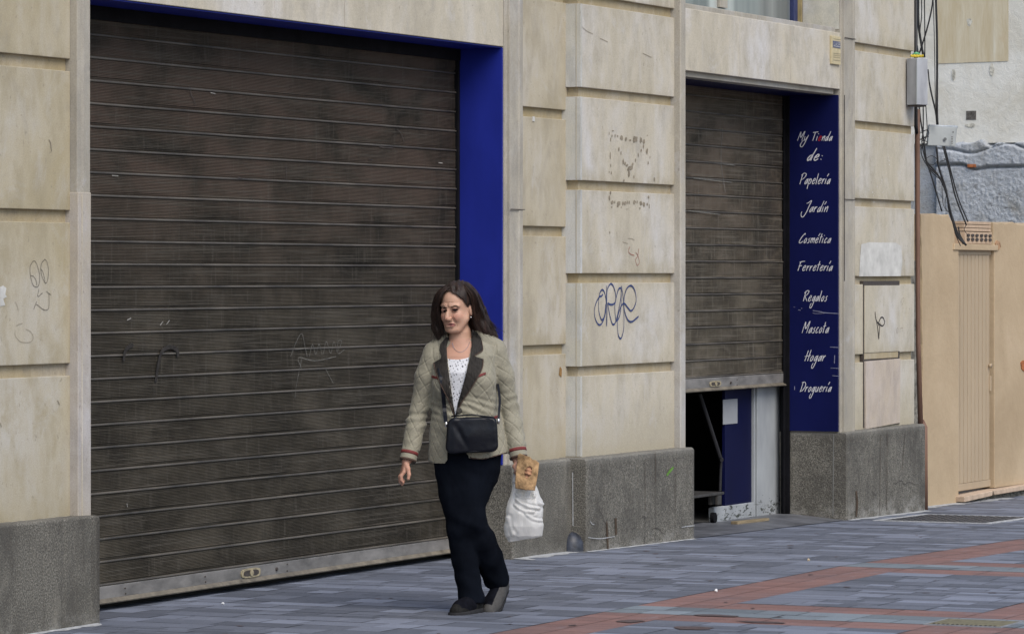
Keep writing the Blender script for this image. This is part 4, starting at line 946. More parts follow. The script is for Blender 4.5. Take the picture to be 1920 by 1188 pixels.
# cables
def cable(pts, w_, D=29.35, lab='thin black cable hanging between the stone pier and the neighbouring wall', grp='black cables hanging at the building corner'):
    p = smooth_pts([(x, y, D + (0 if len(q) < 1 else q[0])) for x, y, *q in pts], 6)
    m_ = MB(); m_.tube([atD(x, y, d_) for x, y, d_ in p], w_ / 2 * 29.4 / F, 7); tag(m_.build('cable', CABLE, smooth=True), lab, 'cable', grp)
CT = [([(1722, -30), (1722, 40), (1727, 80), (1732, 108)], 4.5), ([(1718, -30), (1717, 60), (1722, 105)], 3.5), ([(1750, -30), (1748, 10), (1738, 55), (1724, 100)], 3.0), ([(1733, -30), (1734, 60), (1734, 108)], 2.2),
      ([(1754, -30), (1757, 80), (1757, 200), (1758, 234)], 4.2), ([(1749, -30), (1752, 80), (1754, 200), (1756, 234)], 1.5), ([(1740, 130), (1744, 165), (1754, 210), (1757, 234)], 2.6), ([(1741, 145), (1748, 180), (1757, 215)], 2.0),
      ([(1727, -30), (1728, 30), (1725, 60), (1730, 108)], 2.0), ([(1723, 198), (1727, 230), (1732, 262), (1737, 300), (1748, 335), (1766, 396)], 3.0),
      ([(1731, 198), (1731, 245), (1729, 270), (1740, 310), (1765, 335), (1773, 352)], 2.4), ([(1736, 198), (1738, 250), (1727, 285), (1745, 320), (1770, 345), (1778, 380), (1785, 410)], 1.8),
      ([(1756, 275), (1760, 312), (1772, 350), (1782, 395), (1794, 440), (1811, 459)], 4.0), ([(1768, 274), (1780, 320), (1792, 370), (1812, 422)], 3.0), ([(1771, 274), (1784, 325), (1797, 372), (1815, 416)], 2.6),
      ([(1735, 300), (1760, 330), (1775, 365), (1783, 400), (1795, 435), (1808, 455)], 3.2), ([(1736, 302), (1755, 325), (1773, 350), (1779, 395), (1790, 425), (1806, 458)], 2.2), ([(1766, 345), (1768, 380), (1775, 396)], 1.2),
      ([(1735, 298), (1747, 292), (1757, 300), (1750, 309), (1740, 306)], 1.2), ([(1762, 303), (1772, 300), (1770, 297)], 1.4), ([(1774, 366), (1772, 385), (1778, 398)], 1.2), ([(1790, 435), (1796, 450), (1801, 461)], 1.6), ([(1725, 250), (1738, 244), (1741, 252), (1728, 262), (1740, 266)], 1.6), ([(1724, 262), (1741, 256)], 2.2), ([(1724, 275), (1740, 268)], 1.6), ([(1724, 247), (1740, 243)], 1.2),
      ([(1813, 420), (1808, 430), (1814, 440)], 1.2), ([(1797, 425), (1800, 440), (1810, 457)], 2.6), ([(1785, 405), (1793, 430), (1800, 445), (1812, 460)], 3.4)]
for pts, w_ in CT: cable(pts, w_)

exec_person = True
#=PERSON
#=SECTION person
ZP = 19.2
PR = Vector((ZP * c_ + (875 - 960) / F * ZP * s_, ZP * s_ - (875 - 960) / F * ZP * c_, 0.0))
U0 = (875 - 960) / F * ZP
def lp(px, py, y=0.0):
    """point in the walker's frame (x to the right of the picture, y away from the camera, z up)"""
    D = ZP + y; return np.array([(px - 960) / F * D - U0, y, EYE - (py - 516) / F * D])

class Field:
    """signed distance grid that is filled locally and meshed by surface nets"""
    def __init__(s, lo, hi, h):
        s.lo = np.array(lo, float); s.h = h; s.n = np.ceil((np.array(hi) - s.lo) / h).astype(int) + 1
        s.a = np.full(tuple(s.n), 0.08, np.float32)
    def region(s, lo, hi, m):
        i0 = np.maximum(((np.array(lo) - m - s.lo) / s.h).astype(int), 0); i1 = np.minimum(((np.array(hi) + m - s.lo) / s.h).astype(int) + 2, s.n)
        if np.any(i1 <= i0): return None
        ax = [(s.lo[k] + s.h * np.arange(i0[k], i1[k])).astype(np.float32) for k in range(3)]
        return tuple(slice(a, b) for a, b in zip(i0, i1)), ax[0][:, None, None], ax[1][None, :, None], ax[2][None, None, :]
    def put(s, fn, lo, hi, k=.01, op='add'):
        r = s.region(lo, hi, .03 + k)
        if r is None: return s
        sl_, X, Y, Z = r; d = fn(X, Y, Z).astype(np.float32); a = s.a[sl_]
        if op == 'sub': d = -d
        if k > 1e-6:
            if op == 'add': h = np.clip(.5 + .5 * (a - d) / k, 0, 1); s.a[sl_] = a * (1 - h) + d * h - k * h * (1 - h)
            else: h = np.clip(.5 - .5 * (a - d) / k, 0, 1); s.a[sl_] = a * (1 - h) + d * h + k * h * (1 - h)
        else: s.a[sl_] = np.minimum(a, d) if op == 'add' else np.maximum(a, d)
        return s
    def cap(s, p, q, r0, r1=None, k=.01, op='add'):
        p = np.array(p, float); q = np.array(q, float); r1 = r0 if r1 is None else r1; ba = q - p; bb = float(ba @ ba) + 1e-12
        def fn(X, Y, Z):
            h = np.clip(((X-p[0])*ba[0] + (Y-p[1])*ba[1] + (Z-p[2])*ba[2]) / bb, 0, 1)
            return np.sqrt((X-p[0]-ba[0]*h)**2 + (Y-p[1]-ba[1]*h)**2 + (Z-p[2]-ba[2]*h)**2) - (r0 + (r1-r0)*h)
        R = max(r0, r1); return s.put(fn, np.minimum(p, q) - R, np.maximum(p, q) + R, k, op)
    def ell(s, c, r, k=.01, op='add', R=None):
        c = np.array(c, float); r = np.array(r, float); M_ = np.eye(3) if R is None else np.array(R)
        def fn(X, Y, Z):
            x, y, z = X-c[0], Y-c[1], Z-c[2]
            u = (M_[0,0]*x + M_[1,0]*y + M_[2,0]*z) / r[0]; v = (M_[0,1]*x + M_[1,1]*y + M_[2,1]*z) / r[1]; w_ = (M_[0,2]*x + M_[1,2]*y + M_[2,2]*z) / r[2]
            k0 = np.sqrt(u*u + v*v + w_*w_); k1 = np.sqrt((u/r[0])**2 + (v/r[1])**2 + (w_/r[2])**2) + 1e-6
            return k0 * (k0 - 1) / k1
        m = float(max(r)); return s.put(fn, c - m, c + m, k, op)
    def chain(s, pts, k=.01):
        for (p, r0), (q, r1) in zip(pts[:-1], pts[1:]): s.cap(p, q, r0, r1, k)
        return s
    def sect(s, secs, k=.01, op='add'):
        """stack of rotated ellipses: (z, cx, cy, a, b, yaw)"""
        S = np.array(sorted(secs)); z0, z1 = S[0, 0], S[-1, 0]
        def fn(X, Y, Z):
            zz = np.clip(Z, z0, z1); cx, cy, a, b, yw = (np.interp(zz, S[:, 0], S[:, i]) for i in range(1, 6))
            cs, sn = np.cos(yw), np.sin(yw); x, y = X - cx, Y - cy; u = x*cs + y*sn; v = -x*sn + y*cs
            d = (np.sqrt((u/a)**2 + (v/b)**2) - 1) * np.minimum(a, b)
            return np.maximum(d, np.maximum(Z - z1, z0 - Z) )
        R = max(S[:, 3].max(), S[:, 4].max()); return s.put(fn, (S[:,1].min() - R, S[:,2].min() - R, z0), (S[:,1].max() + R, S[:,2].max() + R, z1), k, op)
    def mesh(s, disp=None, smooth=1):
        a = s.a; I = a < 0
        c = np.zeros(tuple(s.n - 1), np.uint8)
        for dx in (0, 1):
            for dy in (0, 1):
                for dz in (0, 1): c += I[dx:s.n[0]-1+dx, dy:s.n[1]-1+dy, dz:s.n[2]-1+dz]
        act = np.argwhere((c > 0) & (c < 8)); idx = np.full(tuple(s.n - 1), -1, np.int32); idx[tuple(act.T)] = np.arange(len(act))
        acc = np.zeros((len(act), 3)); cnt = np.zeros(len(act))
        cor = [(0,0,0),(1,0,0),(0,1,0),(1,1,0),(0,0,1),(1,0,1),(0,1,1),(1,1,1)]
        for i in range(8):
            for j in range(i + 1, 8):
                p, q = np.array(cor[i]), np.array(cor[j])
                if abs(p - q).sum() != 1: continue
                va = a[tuple((act + p).T)].astype(float); vb = a[tuple((act + q).T)].astype(float); m = (va < 0) != (vb < 0)
                t = np.where(m, va / np.where(np.abs(va - vb) < 1e-9, 1e-9, va - vb), 0)
                acc += np.where(m[:, None], p + (q - p) * t[:, None], 0); cnt += m
        V = s.lo + s.h * (act + acc / cnt[:, None]); faces = []
        for ax in range(3):
            o = [k for k in range(3) if k != ax]
            sh = [slice(0, s.n[k] - 1) for k in range(3)]; A = I[tuple(sh)]; sh[ax] = slice(1, s.n[ax]); Bq = I[tuple(sh)]
            e = np.argwhere(A != Bq)
            for k in o: e = e[e[:, k] > 0]
            if not len(e): continue
            ins = A[tuple(e.T)]; d1 = np.zeros(3, int); d1[o[0]] = 1; d2 = np.zeros(3, int); d2[o[1]] = 1
            q = np.stack([idx[tuple((e - d1 - d2).T)], idx[tuple((e - d2).T)], idx[tuple(e.T)], idx[tuple((e - d1).T)]], 1)
            flip = ins if ax != 1 else ~ins
            q = np.where(flip[:, None], q, q[:, ::-1]); faces.append(q)
        Fc = np.concatenate(faces); Fc = Fc[(Fc >= 0).all(1)]
        for _ in range(smooth):
            N = np.zeros_like(V); ct = np.zeros(len(V))
            for i in range(4):
                np.add.at(N, Fc[:, i], V[Fc[:, (i+1) % 4]]); np.add.at(ct, Fc[:, i], 1)
            V = V * .5 + .5 * N / np.maximum(ct, 1)[:, None]
        if disp is not None:
            nrm = np.zeros_like(V); fn_ = np.cross(V[Fc[:, 2]] - V[Fc[:, 0]], V[Fc[:, 3]] - V[Fc[:, 1]])
            for i in range(4): np.add.at(nrm, Fc[:, i], fn_)
            nrm /= np.linalg.norm(nrm, axis=1)[:, None] + 1e-12; V = V + nrm * disp(V)[:, None]
        return V, Fc
def mk(name, VF, mat, parent=None, attr=None):
    V, Fc = VF; me = bpy.data.meshes.new(name); me.from_pydata(V.tolist(), [], Fc.tolist())
    me.polygons.foreach_set('use_smooth', [True] * len(me.polygons)); me.update()
    if attr is not None:
        at = me.color_attributes.new('tint', 'FLOAT_COLOR', 'POINT'); at.data.foreach_set('color', attr.astype(np.float32).ravel())
    o = bpy.data.objects.new(name, me); C.objects.link(o)
    for m in (mat if isinstance(mat, list) else [mat]): me.materials.append(m)
    if parent: o.parent = parent
    return o
def bvh(VF):
    V, Fc = VF; return BVHTree.FromPolygons(V.tolist(), Fc.tolist())
def drape(poly, trees, off, thick, name, mat, parent, step=.006, dirv=(0, 1, 0), y0=-.6, smoothing=2, holes=0):
    """cloth piece: 2-D outline (x, z) laid on the surface below it from the front"""
    pts = []; n = len(poly)
    for i in range(n):
        a, b = np.array(poly[i]), np.array(poly[(i+1) % n]); m = max(1, int(np.linalg.norm(b - a) / step))
        for k in range(m): pts.append(tuple(a + (b - a) * k / m))
    nb = len(pts); P = np.array(pts); lo, hi = P.min(0), P.max(0)
    def inside(x, z):
        c = False; j = nb - 1
        for i in range(nb):
            if (pts[i][1] > z) != (pts[j][1] > z) and x < (pts[j][0]-pts[i][0]) * (z-pts[i][1]) / (pts[j][1]-pts[i][1]) + pts[i][0]: c = not c
            j = i
        return c
    for x in np.arange(lo[0] + step/2, hi[0], step):
        for z in np.arange(lo[1] + step/2, hi[1], step):
            if inside(x, z) and np.min(np.hypot(P[:, 0]-x, P[:, 1]-z)) > step * .45: pts.append((x, z))
    v2, _, f2, *_r = delaunay_2d_cdt([Vector(p) for p in pts], [], [list(range(nb))], 1, 1e-6)
    yv = []
    for v in v2:
        best = None
        for t in trees:
            h = t.ray_cast(Vector((v.x, y0, v.y)), Vector((0, 1, 0)))
            if h[0] is not None and (best is None or h[0].y < best): best = h[0].y
        yv.append(best)
    good = [y for y in yv if y is not None]; fb = sum(good) / max(1, len(good))
    Y = np.array([fb if y is None else y for y in yv])
    E_ = set()
    for f in f2:
        for i in range(len(f)): E_.add((f[i], f[(i+1) % len(f)])); 
    E_ = np.array(list(E_))
    for _ in range(smoothing):
        s_um = np.zeros(len(Y)); ct = np.zeros(len(Y)); np.add.at(s_um, E_[:, 0], Y[E_[:, 1]]); np.add.at(ct, E_[:, 0], 1); np.add.at(s_um, E_[:, 1], Y[E_[:, 0]]); np.add.at(ct, E_[:, 1], 1)
        Y = np.minimum(Y, .5 * Y + .5 * s_um / np.maximum(ct, 1))
    nv = len(v2); V = [(v.x, Y[i] - off, v.y) for i, v in enumerate(v2)]; Bk = [(v.x, Y[i] - off + thick, v.y) for i, v in enumerate(v2)]
    fs_ = [tuple(f) for f in f2]; ecount = {}
    for f in fs_:
        for i in range(len(f)): ecount[(f[i], f[(i+1) % len(f)])] = 1
    side = [(a, b, b + nv, a + nv) for (a, b) in ecount if (b, a) not in ecount]
    me = bpy.data.meshes.new(name); me.from_pydata(V + Bk, [], fs_ + [tuple(i + nv for i in f[::-1]) for f in fs_] + side)
    bm = bmesh.new(); bm.from_mesh(me); bmesh.ops.recalc_face_normals(bm, faces=bm.faces); bm.to_mesh(me); bm.free()
    for p in me.polygons: p.use_smooth = len(p.vertices) == 3
    o = bpy.data.objects.new(name, me); C.objects.link(o); me.materials.append(mat); o.parent = parent
    return o
def XZ(l, y=-.12): return [(lp(x, z, y)[0], lp(x, z, y)[2]) for x, z in l]
def rot(yaw, pitch, roll=0):
    """columns = local axes; yaw>0 turns the face to the left of the picture"""
    cy, sy, cp, sp, cr, sr = math.cos(yaw), math.sin(yaw), math.cos(pitch), math.sin(pitch), math.cos(roll), math.sin(roll)
    Rz = np.array([[cy, -sy, 0], [sy, cy, 0], [0, 0, 1]]); Rx = np.array([[1, 0, 0], [0, cp, -sp], [0, sp, cp]]); Ry = np.array([[cr, 0, sr], [0, 1, 0], [-sr, 0, cr]])
    return Rz @ Rx @ Ry

# --- materials of the figure
SKIN = NM('skin', .55, .35); _a = SKIN.n('ShaderNodeAttribute', attribute_name='tint'); _n = SKIN.noise(60, (1, 1, 1), 3, .6)
SKIN.col(SKIN.mix(SKIN.math('MULTIPLY', SKIN.mask(_n, .5, .8), .25), _a.outputs['Color'], (.34, .16, .11, 1))); SKIN.b.inputs['Subsurface Weight'].default_value = .12; SKIN.b.inputs['Subsurface Radius'].default_value = (.012, .005, .003); SKIN.b.inputs['Subsurface Scale'].default_value = .5; SKIN = SKIN.m
HAIR2 = simple('reddish_hair', (.06, .024, .014), .5, .4, .3, 60)
HAIR = NM('dark_brown_hair', .6, .35); _n = HAIR.noise(60, (1, 1, .12), 4, .7); HAIR.col(HAIR.ramp(_n, [(.3, (.008, .005, .004, 1)), (.58, (.022, .011, .008, 1)), (.78, (.055, .024, .015, 1))])); HAIR.bump(_n, .004, .8); HAIR = HAIR.m
KHAKI = NM('khaki_quilted_cloth', .72, .3); _n = KHAKI.noise(260, (1, 1, 1), 2, .5); _g = KHAKI.noise(7, (1, 1, 1), 4, .6)
KHAKI.col(KHAKI.mix(.15, KHAKI.ramp(_g, [(.3, (.195, .182, .138, 1)), (.7, (.265, .248, .192, 1))]), KHAKI.ramp(_n, [(.3, (.1, .1, .1, 1)), (.7, (.8, .8, .8, 1))]), 'OVERLAY')); KHAKI.bump(_n, .0006, .2); KHAKI.b.inputs['Sheen Weight'].default_value = .15; KHAKI = KHAKI.m
VELV = simple('dark_brown_corduroy', (.028, .025, .023), .85, .2, .35, 60, (3, 1, .4), bump=.003); MAROON = simple('maroon_piping', (.15, .028, .028), .7, .3, .15, 40); EDGE = simple('brown_edge_binding', (.075, .05, .04), .8, .2, .2, 40)
BUTTON = simple('dark_button', (.03, .026, .02), .4, .5, .2, 60)
NAVY = simple('black_navy_trouser_cloth', (.0045, .006, .010), .95, .04, .25, 10, (1, 1, .5), bump=.004)
BLOUSE = NM('white_blouse_with_small_print', .8, .2); _v = BLOUSE.n('ShaderNodeTexVoronoi', feature='F1'); _mp = BLOUSE.n('ShaderNodeMapping'); _mp.inputs['Scale'].default_value = (15, .01, 13); _mp.inputs['Rotation'].default_value = (0, .5, 0); BLOUSE.L(BLOUSE.co, _mp.inputs[0]); BLOUSE.L(_mp.outputs[0], _v.inputs['Vector']); _v.inputs['Randomness'].default_value = .35
_n = BLOUSE.noise(170, (1, 1, 1), 2, .5); _mk = BLOUSE.math('MULTIPLY', BLOUSE.mask(_v.outputs['Distance'], .36, .30), BLOUSE.mask(_n, .46, .52))
BLOUSE.col(BLOUSE.mix(_mk, (.62, .63, .67, 1), (.05, .05, .065, 1))); BLOUSE = BLOUSE.m
LEATH = NM('black_leather', .30, .2); _n = LEATH.noise(180, (1, 1, 1), 3, .6); _g = LEATH.noise(9, (1, 1, 1), 3, .5); LEATH.col((.006, .007, .011, 1)); LEATH.bump(LEATH.math('ADD', _n, LEATH.math('MULTIPLY', _g, 6)), .0012, .5); LEATH = LEATH.m
STEEL = simple('bright_steel', (.6, .6, .6), .25, .6, .05, 10, metal=1)
SHOEN = simple('navy_suede', (.006, .0065, .010), .95, .05, .3, 40); SHOED = simple('charcoal_suede', (.010, .0098, .0095), .85, .2, .4, 60); SHOEG = simple('grey_suede', (.07, .068, .067), .85, .2, .2, 40); SOLE = simple('dark_rubber_sole', (.02, .02, .022), .8, .2, .2, 30); LACE = simple('lace', (.25, .26, .28), .8)
PLASTIC = NM('white_thin_plastic', .35, .5); PLASTIC.col((.74, .74, .74, 1)); _tr = PLASTIC.n('ShaderNodeBsdfTranslucent'); _tr.inputs[0].default_value = (.85, .84, .80, 1); _mx = PLASTIC.n('ShaderNodeMixShader'); _mx.inputs[0].default_value = .45
_out = PLASTIC.t.nodes['Material Output']; PLASTIC.L(PLASTIC.b.outputs[0], _mx.inputs[1]); PLASTIC.L(_tr.outputs[0], _mx.inputs[2]); PLASTIC.L(_mx.outputs[0], _out.inputs[0])
_n = PLASTIC.noise(14, (2.2, 1, .5), 4, .6, .6); PLASTIC.bump(_n, .012, .5); PLASTIC = PLASTIC.m
KRAFT = simple('brown_kraft_paper', (.36, .23, .12), .8, .2, .35, 30, (1, 1, 1), bump=.01, bs=.5); CRUST = simple('bread_crust', (.38, .20, .12), .7, .2, .4, 30, bump=.008, bs=.8)

# --- head frame
HR = rot(math.radians(-30), math.radians(9), math.radians(-3)); HC = lp(856.5, 577.5, -.02)
HR = rot(math.radians(30) * -1, math.radians(9), 0)
def hd(x, f, z):   # x to picture right, f forward (towards the viewer), z up in head space
    return HC + HR @ np.array([x, -f, z])
body = Field((-.36, -.30, -.01), (.34, .34, 1.63), .003)
TORSO = [(1.345, -.018, .015, .030, .045, 0), (1.325, -.015, .015, .075, .065, 0), (1.295, -.013, .012, .135, .083, -.2), (1.25, -.015, .005, .160, .105, -.25), (1.17, -.018, -.005, .160, .122, -.25), (1.09, -.014, -.0, .156, .118, -.25), (1.0, -.008, .0, .168, .118, -.22), (.90, .0, .0, .180, .128, -.18), (.82, .006, .0, .187, .132, -.15), (.74, .01, 0, .182, .13, -.15)]
def inset(S, d): return [(z, cx, cy, max(.02, a - d), max(.02, b - d), yw) for z, cx, cy, a, b, yw in S]
body.sect([(z, cx, cy, a * (1 if z > .95 else .86), b * (1 if z > .95 else .84), yw) for z, cx, cy, a, b, yw in inset(TORSO, .014)], k=.02)
# neck and head
body.chain([(lp(863, 622, .0), .050), (lp(863, 642, .012), .053), (lp(866, 655, .02), .075)], .03)
body.ell(hd(0, -.012, .035), (.073, .092, .080), .01, R=HR); body.ell(hd(0, .018, -.035), (.060, .066, .074), .02, R=HR); body.ell(hd(0, -.02, -.02), (.066, .07, .06), .02, R=HR)
body.ell(hd(0, .064, -.095), (.024, .018, .018), .02, R=HR)
for sx in (-1, 1):
    body.ell(hd(sx * .033, .058, -.030), (.021, .020, .024), .02, R=HR)                       # cheeks
    body.cap(hd(sx * .05, .02, -.05), hd(sx * .028, .05, -.094), .017, .014, .025)              # jaw
    body.cap(hd(sx * .012, .082, .026), hd(sx * .046, .062, .022), .008, .007, .012)            # brow ridge
    body.ell(hd(sx * .031, .092, .004), (.017, .014, .011), .008, 'sub', R=HR)                  # sockets
    body.ell(hd(sx * .030, .0715, .002), (.0145, .0125, .0125), .004, R=HR)                     # lids over the eyeball
    body.ell(hd(sx * .0745, -.012, -.008), (.009, .020, .031), .006, R=HR)                      # ears
    body.ell(hd(sx * .0125, .089, -.040), (.0085, .010, .008), .005, R=HR)                      # nostril wings
body.cap(hd(0, .080, .012), hd(0, .101, -.034), .0085, .0115, .010)
body.ell(hd(0, .099, -.038), (.0115, .0105, .009), .006, R=HR)
body.ell(hd(0, .072, -.066), (.026, .014, .017), .012, R=HR)
body.cap(hd(-.017, .081, -.0635), hd(.017, .081, -.0635), .0058, .0058, .004); body.cap(hd(-.014, .081, -.0745), hd(.014, .081, -.0745), .0068, .0068, .004)
body.cap(hd(-.022, .085, -.0690), hd(.022, .085, -.0690), .0026, .0020, .002, 'sub')
for sx in (-1, 1): body.cap(hd(sx * .020, .084, -.036), hd(sx * .031, .073, -.066), .0030, .0030, .006, 'sub')
# arms under the sleeves, forearms and hands
RS, RE, RW = lp(812, 668, .02), lp(786, 768, .035), lp(763, 862, -.03)
LS, LE, LW = lp(930, 664, .02), lp(953, 762, .045), lp(970, 862, -.02)
body.chain([(RS, .042), (RE, .033), (RW, .024)], .02); body.chain([(LS, .042), (LE, .033), (LW, .024)], .02)
def hand(w, kn, spread, fing, thumb, side):
    w, kn = np.array(w), np.array(kn); sp = np.array(spread)
    for i, f in enumerate((-1.5, -.5, .5, 1.5)):
        body.cap(w + sp * f * .55, kn + sp * f, .0135, .0105, .012)
    for i, (f, pts) in enumerate(zip((-1.5, -.5, .5, 1.5), fing)):
        r = [.0092, .0088, .0082, .0072]; q = [kn + sp * f] + [np.array(p) for p in pts]
        for j in range(len(q) - 1): body.cap(q[j], q[j+1], r[j], r[min(j+1, 3)], .003)
    r = [.0135, .0108, .0090, .0078]; q = [w + (kn - w) * .25 + sp * thumb[0]] + [np.array(p) for p in thumb[1]]
    for j in range(len(q) - 1): body.cap(q[j], q[j+1], r[j], r[min(j+1, 3)], .006)
# right hand (left in the picture): hanging, fingers gently curled, thumb towards the viewer
sp = np.array([-.0035, .0155, .0]); k_ = lp(756, 884, -.035)
hand(lp(762, 864, -.03), k_, sp, [
    (lp(752, 892, -.062), lp(752.5, 899, -.060), lp(756, 904, -.055)),
    (lp(750, 893, -.042), lp(750.5, 902, -.040), lp(754, 907.5, -.036)),
    (lp(750, 893, -.024), lp(751, 901, -.020), lp(756, 905, -.016)),
    (lp(752, 892, -.008), lp(753.5, 898, -.004), lp(757, 901, -.002))], (-1.2, (lp(765, 878, -.062), lp(767, 889, -.070), lp(765.5, 897, -.072))), 1)
# left hand: closed round the bag handles
sp = np.array([.004, .0150, .0]); k_ = lp(975, 877, -.018)
hand(lp(970, 864, -.02), k_, sp, [
    (lp(979, 886, -.044), lp(971, 891, -.047), lp(966, 885, -.044)),
    (lp(980, 888, -.026), lp(971, 893, -.029), lp(965, 886, -.027)),
    (lp(979, 887, -.010), lp(971, 892, -.012), lp(966, 885, -.011)),
    (lp(977, 885, .004), lp(971, 889, .004), lp(966, 883, .003))], (-1.2, (lp(965, 874, -.052), lp(969, 883, -.060), lp(974, 888, -.058))), 1)
# pelvis, legs and feet inside the clothes
RH, RK, RA = lp(850, 862, .0), lp(862, 985, -.03), lp(878, 1118, .0)
LH, LK, LA = lp(896, 862, .01), lp(881, 972, -.045), lp(930, 1090, .135)
body.ell(lp(876, 855, .0), (.140, .088, .10), .03)
body.chain([(RH, .078), (RK, .048), (lp(868, 1040, .005), .047), (RA, .032)], .03); body.chain([(LH, .072), (LK, .050), (lp(902, 1010, .005), .046), (lp(917, 1045, .06), .040), (LA, .031)], .02)
body.chain([(RA, .03), (lp(870, 1140, -.04), .026), (lp(856, 1146, -.10), .02)], .02)
body.chain([(LA, .03), (lp(928, 1118, .13), .026), (lp(917, 1140, .085), .02)], .02)
bvf = body.mesh(smooth=1); V = bvf[0]
# skin tints: redder lips, cheeks and nose, darker lids and nostrils, as vertex colour
Lh = (V - HC) @ HR; hx, hf, hz = Lh[:, 0], -Lh[:, 1], Lh[:, 2]
colr = np.tile(np.array([.47, .285, .205, 1.0]), (len(V), 1))
def blend(c, m): m = np.clip(m, 0, 1)[:, None]; colr[:, :3] = colr[:, :3] * (1 - m) + np.array(c) * m
inh = (np.abs(Lh).max(1) < .14)
g = lambda cx, cz, rx, rz: np.exp(-(((hx - cx) / rx)**2 + ((hz - cz) / rz)**2)**1.5) * (hf > .03) * inh
for sx in (-1, 1):
    blend((.46, .20, .15), .55 * g(sx * .038, -.028, .022, .02)); blend((.14, .06, .048), .7 * g(sx * .031, .006, .020, .011))
    pass
blend((.44, .20, .16), .5 * g(0, -.067, .023, .0105));  blend((.40, .18, .13), .4 * g(0, -.034, .014, .012)); blend((.07, .03, .025), .7 * (g(-.008, -.042, .004, .003) + g(.008, -.042, .004, .003)))
chest = (V[:, 2] < 1.335) & (V[:, 2] > 1.2) & (V[:, 1] < .02); blend((.44, .24, .175), .6 * chest)
handm = V[:, 2] < .80; blend((.42, .22, .16), .7 * handm)
person = mk('person', bvf, SKIN, None, colr)
person.location = PR; person.rotation_euler = (0, 0, TH - math.radians(90))
tag(person, 'dark-haired woman walking in a khaki quilted jacket and dark trousers, carrying bags', 'person')
bt = bvh(bvf)
# brows, eyes and lips as thin pieces lying on the face
FZ = lambda l: XZ([(830 + x / 19.8, 560 + y / 19.8) for x, y in l], -.09)
BROW = simple('brow_hair', (.05, .03, .022), .9, .1, .3, 200); EYEM = simple('dark_eye', (.010, .006, .007), .9, .05, .2, 60); LIPM = simple('lips', (.33, .125, .115), .5, .4, .12, 60); MOUTHM = simple('mouth_line', (.07, .022, .022), .6, .2, .1, 60); LIDM = simple('eyelid_crease', (.22, .10, .075), .7, .2, .1, 60)
for nm, mt, pl in (('eyebrow', BROW, [(0,330),(60,317),(130,318),(172,340),(120,352),(60,362),(2,358)]), ('eyebrow', BROW, [(300,292),(370,272),(450,235),(510,238),(590,292),(560,290),(480,268),(390,296),(320,318)]),
    ('eye', EYEM, [(5,455),(55,418),(110,404),(178,402),(166,450),(124,490),(75,510),(34,500)]), ('eye', EYEM, [(342,386),(420,370),(500,366),(597,382),(555,424),(495,456),(440,456),(388,430)]),
    ('lip', LIPM, [(188,966),(240,918),(300,895),(330,900),(362,896),(425,918),(492,968),(430,934),(350,914),(290,918),(226,944)]), ('lip', LIPM, [(225,966),(300,950),(380,950),(478,984),(450,1002),(400,1012),(340,1020),(275,1004)]), ('mouth_line', MOUTHM, [(180,978),(232,940),(300,916),(370,914),(440,936),(500,984),(440,962),(370,944),(300,946),(236,960)]),
    ('nostril', MOUTHM, [(285,748),(320,732),(360,716),(372,722),(350,746),(310,756)]), ('cheek_crease', LIDM, [(400,640),(440,690),(500,770),(545,850),(538,856),(490,785),(432,706),(396,655)]), ('eyelid_crease', LIDM, [(350,372),(420,352),(500,348),(580,362),(576,370),(500,358),(420,362),(356,382)]), ('cheek_crease', LIDM, [(160,700),(172,705),(150,800),(138,880),(130,878),(138,800)]), ('forehead_line', LIDM, [(120,130),(260,112),(420,120),(420,125),(260,119),(120,137)]), ('forehead_line', LIDM, [(90,215),(240,196),(400,200),(400,205),(240,203),(90,222)]), ('frown_line', LIDM, [(222,270),(230,268),(236,330),(228,332)]), ('eye_bag', LIDM, [(380,470),(450,492),(540,480),(590,450),(592,456),(545,490),(450,502),(378,478)]), ('mouth_crease', LIDM, [(536,955),(544,958),(556,1010),(540,1050),(534,1046),(548,1008)])):
    drape(FZ(pl), [bt], .0012, .0012, nm, mt, person, .0016, smoothing=1)
# earring
m_ = MB(); e_ = lp(883.5, 598, -.045); e_ = hd(.0775, .002, -.040); m_.tube([e_, e_ + np.array([0, 0, -.008])], [.0035, .004], 8); o = m_.build('earring', STEEL, person, local=True, smooth=True)
# necklace-like thin chain
m_ = MB(); q = []
for px_, py_ in ((848, 643), (851, 652), (857, 658), (864, 660), (872, 656), (878, 648), (881, 640)):
    x, z = XZ([(px_, py_)], -.08)[0]; h = bt.ray_cast(Vector((x, -.6, z)), Vector((0, 1, 0)))
    if h[0] is not None: q.append((x, h[0].y - .002, z))
m_.tube(smooth_pts(q, 4), .0011, 5); m_.build('necklace', STEEL, person, local=True)

# --- jacket
jk = Field((-.37, -.26, .70), (.35, .26, 1.37), .0032)
jk.sect([(z, cx, cy, a, b, yw) for z, cx, cy, a, b, yw in TORSO if z > .76] + [(.765, .008, 0, .190, .135, -.15), (.715, .008, 0, .192, .137, -.15)], k=.0)
jk.cap(lp(838, 637, .02), lp(809, 655, .02), .040, .036, .03); jk.cap(lp(898, 633, .02), lp(934, 651, .02), .042, .036, .03)
jk.ell(lp(838, 722, -.075), (.062, .055, .065), .05); jk.ell(lp(898, 718, -.068), (.066, .058, .068), .05)
SL = [[(lp(812, 667, .02), .053), (lp(801, 705, .028), .053), (lp(788, 757, .035), .046), (lp(780, 795, .015), .045), (lp(765, 861, -.03), .0395)],
      [(lp(930, 662, .02), .053), (lp(943, 705, .03), .054), (lp(952, 757, .042), .048), (lp(961, 795, .02), .046), (lp(972, 856, -.02), .043)]]
for S in SL: jk.chain(S, .018)
